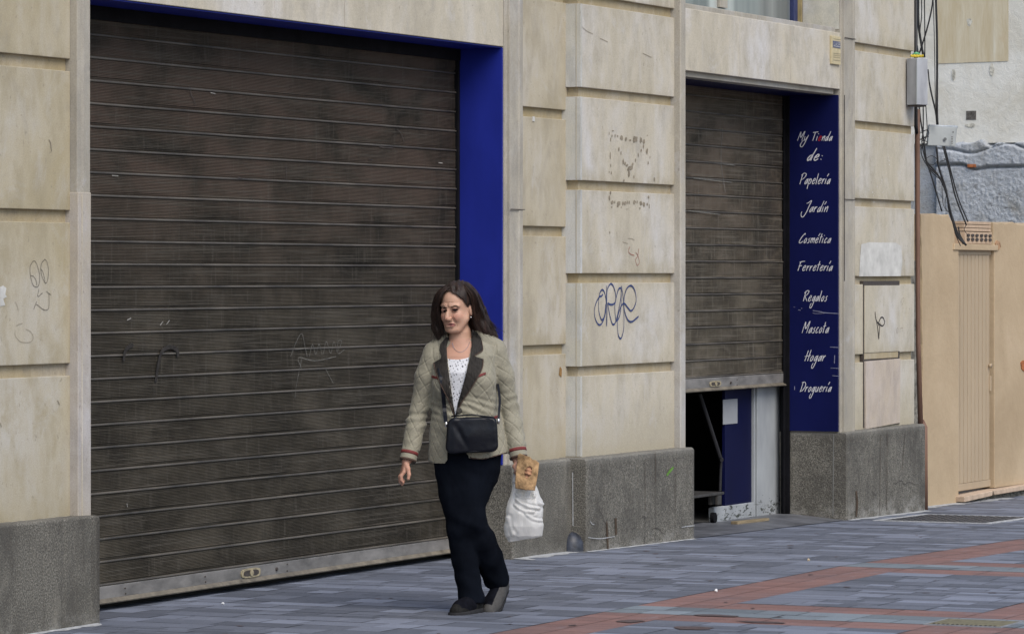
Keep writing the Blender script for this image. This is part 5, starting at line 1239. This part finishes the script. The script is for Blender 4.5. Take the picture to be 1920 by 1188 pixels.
# cut hems and cuffs
def plane(n, p): n = np.array(n, float); n /= np.linalg.norm(n); return lambda X, Y, Z: (X-p[0])*n[0] + (Y-p[1])*n[1] + (Z-p[2])*n[2]
for S, tl in ((SL[0], 1), (SL[1], 1)):
    p, q = S[-2][0], S[-1][0]; d = (q - p) / np.linalg.norm(q - p); pl = plane(d, q + d * .002)
    jk.put(lambda X, Y, Z: -pl(X, Y, Z), q - .06, q + .06, .0, 'sub') if False else None
    c = q + d * .045; M2 = np.array([[1, 0, 0], [0, 1, 0], [0, 0, 1]])
    def cyl(X, Y, Z, q=q, d=d):
        h = (X-q[0])*d[0] + (Y-q[1])*d[1] + (Z-q[2])*d[2]; r = np.sqrt(np.maximum((X-q[0])**2 + (Y-q[1])**2 + (Z-q[2])**2 - h*h, 0)); return np.maximum(r - .075, -h + .006)
    jk.put(cyl, c - .07, c + .07, .003, 'sub')
    def hol(X, Y, Z, q=q, d=d):
        h = (X-q[0])*d[0] + (Y-q[1])*d[1] + (Z-q[2])*d[2]; r = np.sqrt(np.maximum((X-q[0])**2 + (Y-q[1])**2 + (Z-q[2])**2 - h*h, 0)); return np.maximum(r - .034, -h - .03)
    jk.put(hol, c - .08, c + .05, .003, 'sub')
xs_h = [(-.5, .745), (lp(800, 0, -.1)[0], lp(0, 862, -.1)[2]), (lp(815, 0, -.1)[0], lp(0, 870, -.1)[2]), (lp(834, 0, -.1)[0], lp(0, 870, -.1)[2]), (lp(839, 0, -.1)[0], lp(0, 862, -.1)[2]), (lp(841, 0, -.1)[0], lp(0, 835, -.1)[2]), (lp(868, 0, -.1)[0], lp(0, 838, -.1)[2]), (lp(880, 0, -.1)[0], lp(0, 858, -.1)[2]), (lp(905, 0, -.1)[0], lp(0, 859, -.1)[2]), (lp(952, 0, -.05)[0], lp(0, 849, -.05)[2]), (.5, .775)]
hx_, hz_ = np.array(xs_h).T
def hemcut(X, Y, Z): return (Z - np.interp(X, hx_, hz_)) * np.where(Y < .02, 1, 1) 
tors_box = lambda X: np.abs(X - .01)
jk.put(lambda X, Y, Z: np.maximum(Z - np.interp(X + 0*Y, hx_, hz_), np.abs(X - .004) - .205), (-.21, -.2, .70), (.22, .2, .80), .004, 'sub')
jk.put(lambda X, Y, Z: np.maximum(np.maximum(Z - .775, .70 - Z), np.sqrt(((X-.008)/.176)**2 + (Y/.122)**2) * .12 - .12), (-.2, -.15, .70), (.2, .15, .775), .003, 'sub')
# V opening
VP = XZ([(832, 625), (838, 668), (843, 710), (849, 783), (853, 812), (856, 812), (857, 783), (868, 725), (880, 668), (889, 625)], -.1)
def inpoly(X, Z, P):
    """signed distance to a convex-ish polygon given clockwise or not (2-D)"""
    d = np.full(np.broadcast(X, Z).shape, 1e9); s = np.ones_like(d); n = len(P)
    for i in range(n):
        ax, az = P[i]; bx, bz = P[(i+1) % n]; ex, ez = bx-ax, bz-az; wx, wz = X-ax, Z-az
        t = np.clip((wx*ex + wz*ez) / (ex*ex + ez*ez), 0, 1); d = np.minimum(d, (wx-ex*t)**2 + (wz-ez*t)**2)
        c1 = Z >= az; c2 = Z < bz; c3 = ex*wz > ez*wx; f = (c1 & c2 & c3) | (~c1 & ~c2 & ~c3); s = np.where(f, -s, s)
    return s * np.sqrt(d)
jk.put(lambda X, Y, Z: np.maximum(inpoly(X + 0*Y, Z + 0*Y, VP), Y + .035), (-.2, -.2, .85), (.1, -.02, 1.37), .002, 'sub')
jk.put(lambda X, Y, Z: np.sqrt((X + .030)**2 + (Y - .01)**2) - .062 + (Z < 1.30) * 1.0, (-.12, -.08, 1.30), (.06, .08, 1.40), .004, 'sub')
P0 = [np.array([p for p, r in S]) for S in SL]
def quilt(V):
    x, y, z = V.T; out = np.zeros(len(V))
    # arm coordinates
    best = np.full(len(V), 9.0); U = np.zeros(len(V)); Wc = np.zeros(len(V)); isarm = np.zeros(len(V), bool)
    for S in SL:
        acc = 0
        for (p, r0), (q, r1) in zip(S[:-1], S[1:]):
            ba = q - p; L_ = np.linalg.norm(ba); h = np.clip(((V - p) @ ba) / L_**2, 0, 1); c = p + h[:, None] * ba; rr = np.linalg.norm(V - c, axis=1); d = rr - (r0 + (r1-r0)*h)
            m = d < best; best = np.where(m, d, best); ang = np.arctan2((V - c)[:, 0], -(V - c)[:, 1]); U = np.where(m, ang * .048, U); Wc = np.where(m, acc + h * L_, Wc); acc += L_
    arm = best < .006
    th_ = np.arctan2(x + .015, -y * 1.35) * .15; u = np.where(arm, U, th_); v = np.where(arm, Wc, z); P_ = .058
    u = u + .004 * vnoise(x*14, y*14, z*14, 4); v = v + .004 * vnoise(x*14, y*14, z*14, 5)
    for sgn in (1, -1):
        t = (u + sgn * v * .78) / P_; d = np.abs(t - np.round(t)) * P_; out -= .0026 * np.exp(-(d / .0036)**2)
    out += .0012
    # sleeve wrinkles at the elbow and soft body folds
    fold = np.sin(Wc * 58 + 3.6 * vnoise(x*9, y*9, z*9, 6) * 2 + U * 26) * np.exp(-((Wc - .30) / .13)**2) * arm
    out += .0036 * fold + np.where(arm, .0028, .0026) * fbm(x*16, y*16, z*22, 3, 9) + .0045 * vnoise(x*9, y*9, z*6, 12)
    waist = np.exp(-((z - .99) / .06)**2) * (~arm); out += .003 * waist * np.sin(z * 170 + x * 60 + 3 * vnoise(x*8, y*8, z*8, 2))
    cuff = arm & (Wc > np.where(x < 0, .47, .46)); out = np.where(cuff & (Wc > .475), .001, out)
    return out
jvf = jk.mesh(quilt, smooth=1); jacket = mk('jacket', jvf, KHAKI, person); jt = bvh(jvf)
# blouse: sits on the chest inside the opening
bl = drape(XZ([(835, 672), (846, 673.5), (860, 674), (872, 672), (883, 668), (872, 728), (861, 782), (858, 800), (850, 800), (846, 770), (840, 715)], -.1), [bt], .003, .004, 'blouse', BLOUSE, person, .005, smoothing=3)
# lapels and collar
LAPL = [(836, 632), (831, 638), (825, 645), (823.5, 655), (827, 667), (826, 672), (812.5, 680), (818, 700), (829, 726), (840, 748), (848, 768), (852, 782), (854, 780), (849.5, 755), (844, 715), (840, 690), (838, 668), (837, 650), (841, 634)]
LAPR = [(886, 618), (893, 622), (902, 634), (906, 655), (897, 661), (889, 667), (906, 673), (904, 690), (893, 712), (877, 737), (864, 757), (857, 775), (855, 783), (854, 778), (858, 756), (868, 722), (877, 688), (882, 668), (884.5, 645), (883, 626)]
lapL = drape(XZ(LAPL), [jt, bt], .006, .006, 'lapel', VELV, person, .005, smoothing=3)
lapR = drape(XZ(LAPR), [jt, bt], .006, .006, 'lapel', VELV, person, .005, smoothing=3)
def piping(pts, r, mat, name, trees, off=.004, par=None, n=4):
    q = []
    for x, z in XZ(smooth_pts(pts, n)):
        b = None
        for t in trees:
            h = t.ray_cast(Vector((x, -.6, z)), Vector((0, 1, 0)))
            if h[0] is not None and (b is None or h[0].y < b): b = h[0].y
        if b is not None: q.append((x, b - off, z))
    m_ = MB(); m_.tube(q, r, 6); return m_.build(name, mat, par or person, local=True, smooth=True)
piping([(812.5, 680), (818, 700), (829, 726), (840, 748), (848, 768), (852, 782)], .0028, EDGE, 'lapel_edge', [jt, bt], .007)
piping([(906, 673), (904, 690), (893, 712), (877, 737), (864, 757), (857, 775)], .0028, EDGE, 'lapel_edge', [jt, bt], .007)
piping([(889, 667), (897, 662), (905, 656), (903, 640)], .0022, EDGE, 'collar_edge', [jt, bt], .008)
drape(XZ([(808.5, 704), (822, 706), (823, 711), (808.5, 708.5)]), [jt], .004, .004, 'pocket_welt', MAROON, person, .004)
drape(XZ([(893, 703), (911, 697), (911, 701.5), (894, 708)]), [jt], .004, .004, 'pocket_welt', MAROON, person, .004)
drape(XZ([(926, 781), (937, 777), (937, 782), (926, 786)]), [jt], .004, .004, 'pocket_welt', MAROON, person, .004)
x, z = XZ([(861, 769)])[0]; h = jt.ray_cast(Vector((x, -.6, z)), Vector((0, 1, 0)))[0]
if h: m_ = MB(); m_.tube([(x, h.y - .010, z), (x, h.y - .001, z)], [.0135, .015], 16); m_.build('button', BUTTON, person, local=True, bevel=.002)
piping([(800, 862), (806, 868), (816, 870.5), (830, 870), (837, 866), (840, 857), (840.5, 848)], .0032, EDGE, 'hem_binding', [jt], .0)
piping([(878, 856), (890, 859), (905, 859.5), (930, 854), (950, 849)], .003, EDGE, 'hem_binding', [jt], .001)
# cuff bands: rings around the sleeve
for S in SL:
    p, q = S[-2][0], S[-1][0]; d = (q - p) / np.linalg.norm(q - p); r1, r0 = S[-1][1], S[-2][1]; Ls = np.linalg.norm(q - p)
    for t0, t1, rr_, mt, nm in ((-.040, -.024, .0022, MAROON, 'cuff_band'), (-.002, .008, .0012, EDGE, 'cuff_edge')):
        a0 = q + d * t0; a1 = q + d * t1; R0 = r1 + (r0 - r1) * (-t0 / Ls) + rr_; R1 = r1 + (r0 - r1) * (-t1 / Ls) + rr_; m_ = MB(); 
        u_ = np.cross(d, [0, 1, 0]); u_ /= np.linalg.norm(u_); v_ = np.cross(d, u_); vs_ = []; nn = 28
        for c, R_ in ((a0, R0 - .004), (a0, R0), (a1, R1), (a1, R1 - .004)):
            for k in range(nn): an = 2*math.pi*k/nn; vs_.append(c + (u_*math.cos(an) + v_*math.sin(an)) * R_)
        m_.add(vs_, [(i*nn+k, i*nn+(k+1) % nn, (i+1)*nn+(k+1) % nn, (i+1)*nn+k) for i in range(3) for k in range(nn)]); m_.build(nm, mt, person, local=True, smooth=True)

# --- trousers
tf = Field((-.25, -.24, .02), (.25, .28, .86), .0036)
tf.sect([(.86, .005, 0, .160, .112, -.1), (.78, .006, 0, .168, .118, -.1), (.70, .006, 0, .160, .112, -.1), (.64, .004, 0, .148, .104, -.1), (.56, -.01, 0, .11, .08, -.1)], k=.0)
tf.chain([(lp(851, 862, .0), .088), (lp(855, 925, -.015), .082), (lp(865, 990, -.025), .071), (lp(872, 1050, -.005), .061), (lp(883, 1122, .0), .063)], .02)
tf.chain([(lp(897, 862, .0), .088), (lp(886, 920, -.025), .082), (lp(880, 972, -.055), .070)], .03); tf.cap(lp(884, 972, -.05), lp(902, 1010, .01), .068, .066, .03); tf.chain([(lp(902, 1008, .0), .066), (lp(917, 1045, .06), .065), (lp(930, 1084, .125), .064)], .02)
tf.put(lambda X, Y, Z: np.maximum(Z - lp(0, 1129, 0)[2] - (X - lp(884,0)[0]) * .0, np.abs(X - lp(880, 0)[0]) - .078), lp(850, 1150, -.1), lp(915, 1129, .1), .003, 'sub')
dL = np.array([.10, .75, -.66]); dL /= np.linalg.norm(dL); qL = lp(931, 1088, .125)
tf.put(lambda X, Y, Z: np.maximum(-((X-qL[0])*dL[0] + (Y-qL[1])*dL[1] + (Z-qL[2])*dL[2]) + .002, np.abs(X - qL[0]) - .09), qL - [.1, .02, .1], qL + [.1, .1, .1], .004, 'sub')
def tw(V):
    x, y, z = V.T
    return .005 * fbm(x*12, y*12, z*7, 3, 21) + .0028 * np.sin(z * 60 + x * 35 + 3 * vnoise(x*8, y*8, z*8, 3)) * (np.exp(-((z - .12) / .08)**2) + .7 * np.exp(-((z - .42) / .06)**2) + .6 * np.exp(-((z - .70) / .05)**2))
mk('trousers', tf.mesh(tw, smooth=1), NAVY, person)

# --- shoes
def shoe(name, heel, toe, up, lab, matg):
    heel, toe, up = np.array(heel), np.array(toe), np.array(up, float); ax = toe - heel; L_ = np.linalg.norm(ax); ax = ax / L_; up = up - ax * (up @ ax); up /= np.linalg.norm(up); sd_ = np.cross(ax, up)
    R_ = np.stack([sd_, ax, up], 1); P_ = lambda a, b, c_: heel + ax * a * L_ + sd_ * b + up * c_
    f = Field(np.minimum(heel, toe) - .12, np.maximum(heel, toe) + .14, .003)
    f.chain([(P_(.10, 0, .040), .039), (P_(.40, 0, .044), .038), (P_(.66, .004, .034), .042), (P_(.88, .002, .027), .033)], .02); f.cap(P_(.14, 0, .06), P_(.16, 0, .085), .034, .034, .02); f.cap(P_(.2, 0, .085), P_(.55, 0, .055), .022, .020, .03)
    f.put(lambda X, Y, Z: ((X-heel[0])*up[0] + (Y-heel[1])*up[1] + (Z-heel[2])*up[2]) - .012, np.minimum(heel, toe) - .1, np.maximum(heel, toe) + .1, .002, 'sub')
    vf = f.mesh(smooth=1); V_, F_ = vf
    cen = V_[F_].mean(1) - heel; a_ = cen @ ax / L_; b_ = -(cen @ sd_); c2 = cen @ up
    sh_ = mk(name, vf, [matg, SHOEN], person); grey_ = ((c2 < .034 + .012 * np.sin(a_ * 9)) | (a_ > .86) | ((a_ < .34) & (c2 < .07)) | ((b_ > .006) & (matg is SHOEG))) 
    sh_.data.polygons.foreach_set('material_index', np.where(grey_, 0, 1).astype(np.int32)); tag(sh_, lab)
    so_ = Field(np.minimum(heel, toe) - .08, np.maximum(heel, toe) + .08, .003)
    so_.chain([(P_(.09, 0, .010), .041), (P_(.42, 0, .010), .040), (P_(.68, .004, .010), .048), (P_(.90, .003, .014), .037)], .03)
    for sg_, lim in ((1, .026), (-1, .001)):
        so_.put(lambda X, Y, Z: -sg_ * (((X-heel[0])*up[0] + (Y-heel[1])*up[1] + (Z-heel[2])*up[2]) - lim), np.minimum(heel, toe) - .1, np.maximum(heel, toe) + .1, .002, 'sub')
    o = mk('sole', so_.mesh(smooth=1), SOLE, sh_)
    m_ = MB()
    for k in range(4): t = .40 + .07 * k; hgt = .078 - .011 * k; m_.tube([P_(t, -.017, hgt - .006), P_(t, 0, hgt + .001), P_(t, .017, hgt - .006)], .0028, 6)
    m_.build('laces', LACE, sh_, local=True, smooth=True)
shoe('shoe', lp(896, 1147, .045), lp(851, 1157.5, -.145), (0, 0, 1), 'flat planted dark trainer', SHOED)
shoe('shoe', lp(941, 1104, .20), lp(914, 1157.5, .045), (.12, -.60, .75), 'grey and navy trainer with its heel lifted', SHOEG)

# --- hair
hf_ = Field((-.24, -.16, 1.26), (.22, .20, 1.64), .003)
hf_.ell(hd(0, -.018, .047), (.086, .102, .085), .01, R=HR)
hf_.chain([(lp(822, 560, -.015), .026), (lp(819, 590, -.01), .024), (lp(822, 615, -.005), .024), (lp(823, 632, -.0), .016)], .03)
hf_.chain([(lp(880, 558, .0), .040), (lp(892, 585, .02), .046), (lp(903, 608, .03), .042), (lp(916, 624, .03), .030), (lp(929, 631, .03), .017)], .03)
hf_.chain([(lp(860, 600, .075), .055), (lp(862, 625, .07), .05)], .04); hf_.cap(lp(885, 612, .06), lp(905, 625, .05), .035, .025, .03)
# open face: remove hair in front of the face
def facecut(X, Y, Z):
    x = (X-HC[0])*HR[0,0] + (Y-HC[1])*HR[1,0] + (Z-HC[2])*HR[2,0]; f = -((X-HC[0])*HR[0,1] + (Y-HC[1])*HR[1,1] + (Z-HC[2])*HR[2,1]); z = (X-HC[0])*HR[0,2] + (Y-HC[1])*HR[1,2] + (Z-HC[2])*HR[2,2]
    wdt = np.interp(z, [-.20, -.10, -.03, .02, .05, .075, .092, .104], [.052, .058, .068, .073, .068, .046, .012, -.02])
    return np.maximum(np.abs(x + .004) - wdt, -(f + .01 - np.interp(z, [-.2, .0, .08], [.0, .0, .045])) + .0)
hf_.put(facecut, HC - .2, HC + .2, .006, 'sub')
def hw(V):
    x, y, z = V.T; fl = x * 60 + z * 14
    return .0022 * np.sin(x * 210 + z * 50 + 4 * vnoise(x*20, y*20, z*8, 3)) + .0035 * fbm(x*55, y*55, z*9, 3, 31)
hvf = hf_.mesh(hw, smooth=1); hair = mk('hair', hvf, HAIR, person)
# strands
m_ = MB(); m2_ = MB(); rh = random.Random(4)
GU = [  # guide paths (px, py, depth) from the parting outwards
 [(852, 533, -.04), (838, 540, -.07), (826, 556, -.085), (818, 578, -.06), (816, 602, -.04), (818, 622, -.03), (814, 638, -.02)],
 [(853, 531, -.02), (836, 536, -.04), (820, 550, -.04), (813, 572, -.03), (813, 598, -.02), (815, 618, -.01), (819, 641, -.01)],
 [(855, 531, -.05), (839, 541, -.08), (825, 556, -.085), (820, 580, -.06), (824, 606, -.04), (831, 626, -.03), (834, 640, -.03)],
 [(860, 530, -.04), (873, 537, -.07), (885, 555, -.065), (890, 580, -.04), (896, 604, -.02), (910, 624, -.01), (931, 634, .01)],
 [(858, 529, -.03), (876, 534, -.05), (890, 552, -.05), (899, 577, -.03), (908, 600, -.01), (920, 617, .0), (937, 626, .01)],
 [(859, 528, .0), (878, 531, .0), (895, 550, .0), (906, 575, .01), (914, 598, .02), (926, 612, .02), (935, 619, .02)],
 [(860, 530, -.04), (871, 539, -.075), (881, 556, -.075), (887, 580, -.055), (891, 604, -.045), (899, 622, -.04), (908, 634, -.03)],
 [(858, 528, .03), (878, 530, .05), (893, 550, .06), (904, 575, .06), (910, 600, .05), (920, 622, .04), (932, 640, .03)]]
for gi, gpath in enumerate(GU):
    for k in range(95):
        j = rh.choice([gi, gi, min(gi + 1, len(GU) - 1)]) if gi not in (2, ) else gi; t = rh.random() * .9
        if (gi < 3) != (j < 3): j = gi
        a_, b_ = np.array(gpath, float), np.array(GU[j], float); p = a_ * (1-t) + b_ * t; e = rh.uniform(.75, 1.04); off = np.array([rh.gauss(0, 1.0), rh.gauss(0, .8), rh.gauss(0, .004)]); drift = np.array([rh.gauss(.6 if gi > 2 else 0, 4.2), rh.gauss(0, 3.2), rh.gauss(0, .008)])
        n = len(p); pts_ = []
        for i in range(n):
            f = i / (n - 1); 
            if f > e: break
            qx = p[i] + off * min(1, f * 3) + drift * f**2.2; pts_.append(lp(*qx))
        if len(pts_) > 3:
            sp_ = smooth_pts(pts_, 3); nn = len(sp_); (m2_ if rh.random() < .22 and gi > 2 else m_).tube(sp_, [.0011 * (1 - .75 * (i / nn)**2) for i in range(nn)], 3, caps=False)
m_.build('hair_strands', HAIR, hair, local=True, smooth=True, fixn=False); m2_.build('hair_strands', HAIR2, hair, local=True, smooth=True, fixn=False)

# --- shoulder bag
def child_root(name, lab, cat, group=None):
    o = bpy.data.objects.new(name, None); C.objects.link(o); o.location = PR; o.rotation_euler = (0, 0, TH - math.radians(90)); o.empty_display_size = .1; return tag(o, lab, cat, group)
sb = child_root('shoulder_bag', 'black leather shoulder bag hanging across the front of the walking woman', 'bag')
bf = Field((-.16, -.24, .72), (.20, -.06, 1.0), .0028); bc = lp(885, 815, -.165)
def rb(X, Y, Z, c=bc, hx=.124, hy=.026, hz=.086, r=.034, tilt=.045):
    x = (X-c[0]); z = (Z-c[2]) - tilt * x; x = x; taper = 1 + .04 * (z / hz) * -1; bul = hy + .010 * np.exp(-(x/.09)**2 - (z/.06)**2); qx = np.abs(x) / taper - hx + r; qz = np.abs(z) - hz + r
    d2 = np.sqrt(np.maximum(qx, 0)**2 + np.maximum(qz, 0)**2) + np.minimum(np.maximum(qx, qz), 0) - r; dy = np.abs(Y - c[1]) - bul; e = .014
    return np.sqrt(np.maximum(d2 + e, 0)**2 + np.maximum(dy + e, 0)**2) + np.minimum(np.maximum(d2 + e, dy + e), 0) - e
bf.put(rb, bc - .15, bc + .15, 0)
def crease(V):
    x, y, z = V[:, 0] - bc[0], V[:, 1], V[:, 2] - bc[2]; fr = (y < bc[1])
    return fr * (-.007 * np.exp(-((x + .055 + .5 * z) / .016)**2) * np.exp(-((z + .005) / .05)**2) + .003 * np.exp(-((x + .085) / .018)**2) - .003 * np.exp(-((x - .05 - z * .4) / .03)**2) + .0015 * fbm(V[:, 0]*18, V[:, 1]*18, V[:, 2]*18, 2, 4))
bvf2 = bf.mesh(crease, smooth=2); mk('bag_body', bvf2, LEATH, sb)
m_ = MB(); ring = []
for k in range(48):
    a_ = 2 * math.pi * k / 48; cx = abs(math.cos(a_))**.45 * (1 if math.cos(a_) > 0 else -1); cz = abs(math.sin(a_))**.5 * (1 if math.sin(a_) > 0 else -1)
    ring.append((bc[0] + .116 * cx, bc[1] - .021, bc[2] + .079 * cz + .045 * .116 * cx))
m_.tube(ring + [ring[0]], .0032, 6); m_.build('bag_piping', LEATH, sb, local=True, smooth=True)
m_ = MB(); m_.tube([lp(846, 780, -.165), lp(885, 777, -.165), lp(925, 782, -.165)], .004, 6); m_.build('zip', LEATH, sb, local=True, smooth=True)
for px_, py_ in ((836.5, 795), (934.5, 789)):
    m_ = MB(); c = lp(px_, py_, -.165); m_.tube([c + [0, 0, .012], c + [0, 0, -.014]], [.0065, .0055], 10); m_.build('strap_clip', STEEL, sb, local=True, smooth=True)
def strap(pts, w_, nm='strap'):
    m_ = MB(); q = [np.array(p) for p in pts]; q = [np.array(p) for p in smooth_pts(q, 4)]; n = len(q); vs_ = []
    for p in q:
        for dx, dy in ((-w_/2, -.0018), (w_/2, -.0018), (w_/2, .0018), (-w_/2, .0018)): vs_.append(p + [dx, dy, 0])
    m_.add(vs_, [(i*4+k, i*4+(k+1) % 4, (i+1)*4+(k+1) % 4, (i+1)*4+k) for i in range(n-1) for k in range(4)]); m_.build(nm, LEATH, sb, local=True)
def front(px_, py_, off=.004):
    x, z = XZ([(px_, py_)], -.13)[0]; h = jt.ray_cast(Vector((x, -.6, z)), Vector((0, 1, 0)))[0]; return (x, (h.y if h else -.1) - off, z)
strap([front(824, 690, .002), front(828, 712, .005), front(831, 740, .006), front(833, 765, .008), tuple(lp(836, 792, -.155))], .019)
strap([tuple(lp(934.5, 787, -.16)), tuple(lp(936, 768, -.125)), tuple(lp(937, 750, -.085)), tuple(lp(935, 730, -.04)), tuple(lp(930, 705, .02))], .012)

# --- plastic carrier bag with folds
pb = child_root('plastic_bag', 'white plastic carrier bag held in the woman\'s left hand below a paper bread bag', 'carrier bag')
pf = Field((.13, -.16, .34), (.42, .16, .80), .003); cxb = lp(984, 0, -.02)[0]
def bagf(X, Y, Z):
    z1_, z0_ = lp(0, 905, 0)[2], lp(0, 1008, 0)[2]
    zt = [lp(0, p, 0)[2] for p in (1010, 1003, 985, 960, 940, 915, 890, 872)]
    xl = [lp(p, 0, 0)[0] for p in (953, 948, 945.5, 949, 953, 959, 964, 966)]; xr = [lp(p, 0, 0)[0] for p in (1008, 1017, 1020, 1019.5, 1019.5, 1007, 990, 978)]
    dp = [.035, .055, .07, .072, .066, .045, .025, .014]
    L_ = np.interp(Z, zt[::1], xl); R_ = np.interp(Z, zt, xr); D_ = np.interp(Z, zt, dp); cx = (L_ + R_) / 2; a = (R_ - L_) / 2
    d = ((np.abs((X - cx) / a)**2.6 + np.abs((Y + .01) / D_)**2.2)**(1/2.3) - 1) * np.minimum(a, D_)
    tilt = (X - cxb) * .16
    return np.maximum(d, np.maximum(z0_ + tilt - .004 - Z, Z - lp(0, 874, 0)[2]))
pf.put(bagf, (.15, -.09, .36), (.40, .09, .79), 0)
def bagw(V):
    x, y, z = V.T; rx, rz = x - cxb, z - .66
    out = .0045 * fbm(x*14, y*14, z*10, 3, 41) + .0035 * np.sin(np.arctan2(rx, -(rz - .16)) * 42 + 2.5 * vnoise(x*12, y*12, z*12, 7)) * np.clip((z - .42) / .12, 0, 1)
    for (x0, y0_, x1, y1_, am, wd) in ((968, 935, 1012, 952, .008, .006), (965, 945, 1000, 958, .007, .006), (1000, 925, 1018, 945, .006, .006), (952, 970, 962, 1000, .005, .008), (985, 960, 1016, 975, .004, .006), (966, 925, 1003, 930, .006, .004)):
        a_, b_ = lp(x0, y0_, -.05), lp(x1, y1_, -.05); ex, ez = b_[0]-a_[0], b_[2]-a_[2]; t = np.clip(((x-a_[0])*ex + (z-a_[2])*ez) / (ex*ex+ez*ez), 0, 1); d = np.hypot(x-a_[0]-ex*t, z-a_[2]-ez*t - .012*np.sin(t*3.1)*-1); out += am * np.exp(-(d/wd)**2) - am*.6*np.exp(-((d-wd*2)/wd)**2)
    return out
mk('bag_skin', pf.mesh(bagw, smooth=1), PLASTIC, pb)
for dy in (-.028, .012):
    m_ = MB(); pts_ = [lp(964, 905, dy*1.2), lp(966.5, 886, dy), lp(970, 877, dy*.6), lp(975, 884, dy), lp(986, 905, dy*1.2)]; q = smooth_pts(pts_, 5); m_.tube(q, [.007 + .005*abs(i/len(q)-.5)*2 for i in range(len(q))], 8); m_.build('handle', PLASTIC, pb, local=True, smooth=True)
# --- paper bag and bread
kb = child_root('paper_bag', 'crumpled brown paper bread bag in front of the white carrier bag', 'paper bag')
ol = [(971, 853), (974, 850), (980, 852), (986, 855), (993, 856), (999, 862), (1005, 863), (1011, 868), (1009, 885), (1006, 903), (1003, 919), (985, 918), (966, 915), (966, 900), (968, 880), (970, 866)]
hole = []
cxh, czh = 990.5, 884
O = [(lp(x, y, -.11)[0], lp(x, y, -.11)[2]) for x, y in ol]; n_o = len(O)
H_ = [(lp(cxh + 6.8 * math.cos(t) + 2.5 * math.sin(t), czh - 11 * math.sin(t), -.11)[0], lp(cxh + 6.8 * math.cos(t), czh - 11 * math.sin(t), -.11)[2]) for t in np.linspace(0, 2*math.pi, 16, endpoint=False)]
pts = []; 
for i in range(n_o):
    a_, b_ = np.array(O[i]), np.array(O[(i+1) % n_o]); m = max(1, int(np.linalg.norm(b_-a_) / .006))
    for k in range(m): pts.append(tuple(a_ + (b_-a_)*k/m))
nO = len(pts); pts += H_; P_all = np.array(pts)
def pin(x, z, Pq):
    c = False; j = len(Pq) - 1
    for i in range(len(Pq)):
        if (Pq[i][1] > z) != (Pq[j][1] > z) and x < (Pq[j][0]-Pq[i][0]) * (z-Pq[i][1]) / (Pq[j][1]-Pq[i][1]) + Pq[i][0]: c = not c
        j = i
    return c
for x in np.arange(P_all[:, 0].min(), P_all[:, 0].max(), .006):
    for z in np.arange(P_all[:, 1].min(), P_all[:, 1].max(), .006):
        if pin(x, z, pts[:nO]) and not pin(x, z, H_) and np.min(np.hypot(P_all[:, 0]-x, P_all[:, 1]-z)) > .003: pts.append((x, z))
v2, _, f2, *_r = delaunay_2d_cdt([Vector(p) for p in pts], [], [list(range(nO))], 1, 1e-6)
f2 = [f for f in f2 if not pin(sum(v2[i].x for i in f)/len(f), sum(v2[i].y for i in f)/len(f), H_)]
VV = np.array([(v.x, v.y) for v in v2]); cx_, cz_ = VV.mean(0)
yy = -.105 - .012 * np.cos((VV[:, 0]-cx_) / .06 * 1.4) + .006 * fbm(VV[:, 0]*30, VV[:, 1]*0, VV[:, 1]*22, 3, 51)
yb = -.07 + .010 * np.cos((VV[:, 0]-cx_) / .06 * 1.4) + .004 * fbm(VV[:, 0]*30, VV[:, 1]*0, VV[:, 1]*22, 3, 52)
m_ = MB(); m_.add(np.stack([VV[:, 0], yy, VV[:, 1]], 1).tolist(), [tuple(f) for f in f2]); 
v3, _, f3, *_r = delaunay_2d_cdt([Vector(p) for p in pts[:nO]], [], [list(range(nO))], 1, 1e-6)
V3 = np.array([(v.x, v.y) for v in v3]); m_.add(np.stack([V3[:, 0], np.full(len(V3), -.072), V3[:, 1]], 1).tolist(), [tuple(f) for f in f3])
nO_ = nO; base = len(m_.v) - len(V3)
sidef = []
for i in range(nO):
    if V3[i][1] > lp(0, 862, -.1)[2]: continue
    sidef.append((i, (i+1) % nO, base + (i+1) % nO, base + i))
m_.f += [list(f) for f in sidef]; m_.m += [0] * len(sidef)
ko = m_.build('bag_sheet', KRAFT, kb, local=True, smooth=True, fixn=False)
bd = child_root('bread_loaf', 'crusty end of a bread loaf showing through the paper bag', 'bread')
lf = Field((.2, -.14, .58), (.38, -.04, .80), .003); lf.chain([(lp(993, 873, -.098), .016), (lp(990.5, 886, -.099), .0195), (lp(987, 898, -.095), .017), (lp(984, 910, -.088), .012)], .01)
mk('loaf', lf.mesh(lambda V: .002 * fbm(V[:,0]*60, V[:,1]*60, V[:,2]*60, 3, 61) + .002*np.sin(V[:,2]*300 + V[:,0]*100), smooth=1), CRUST, bd)
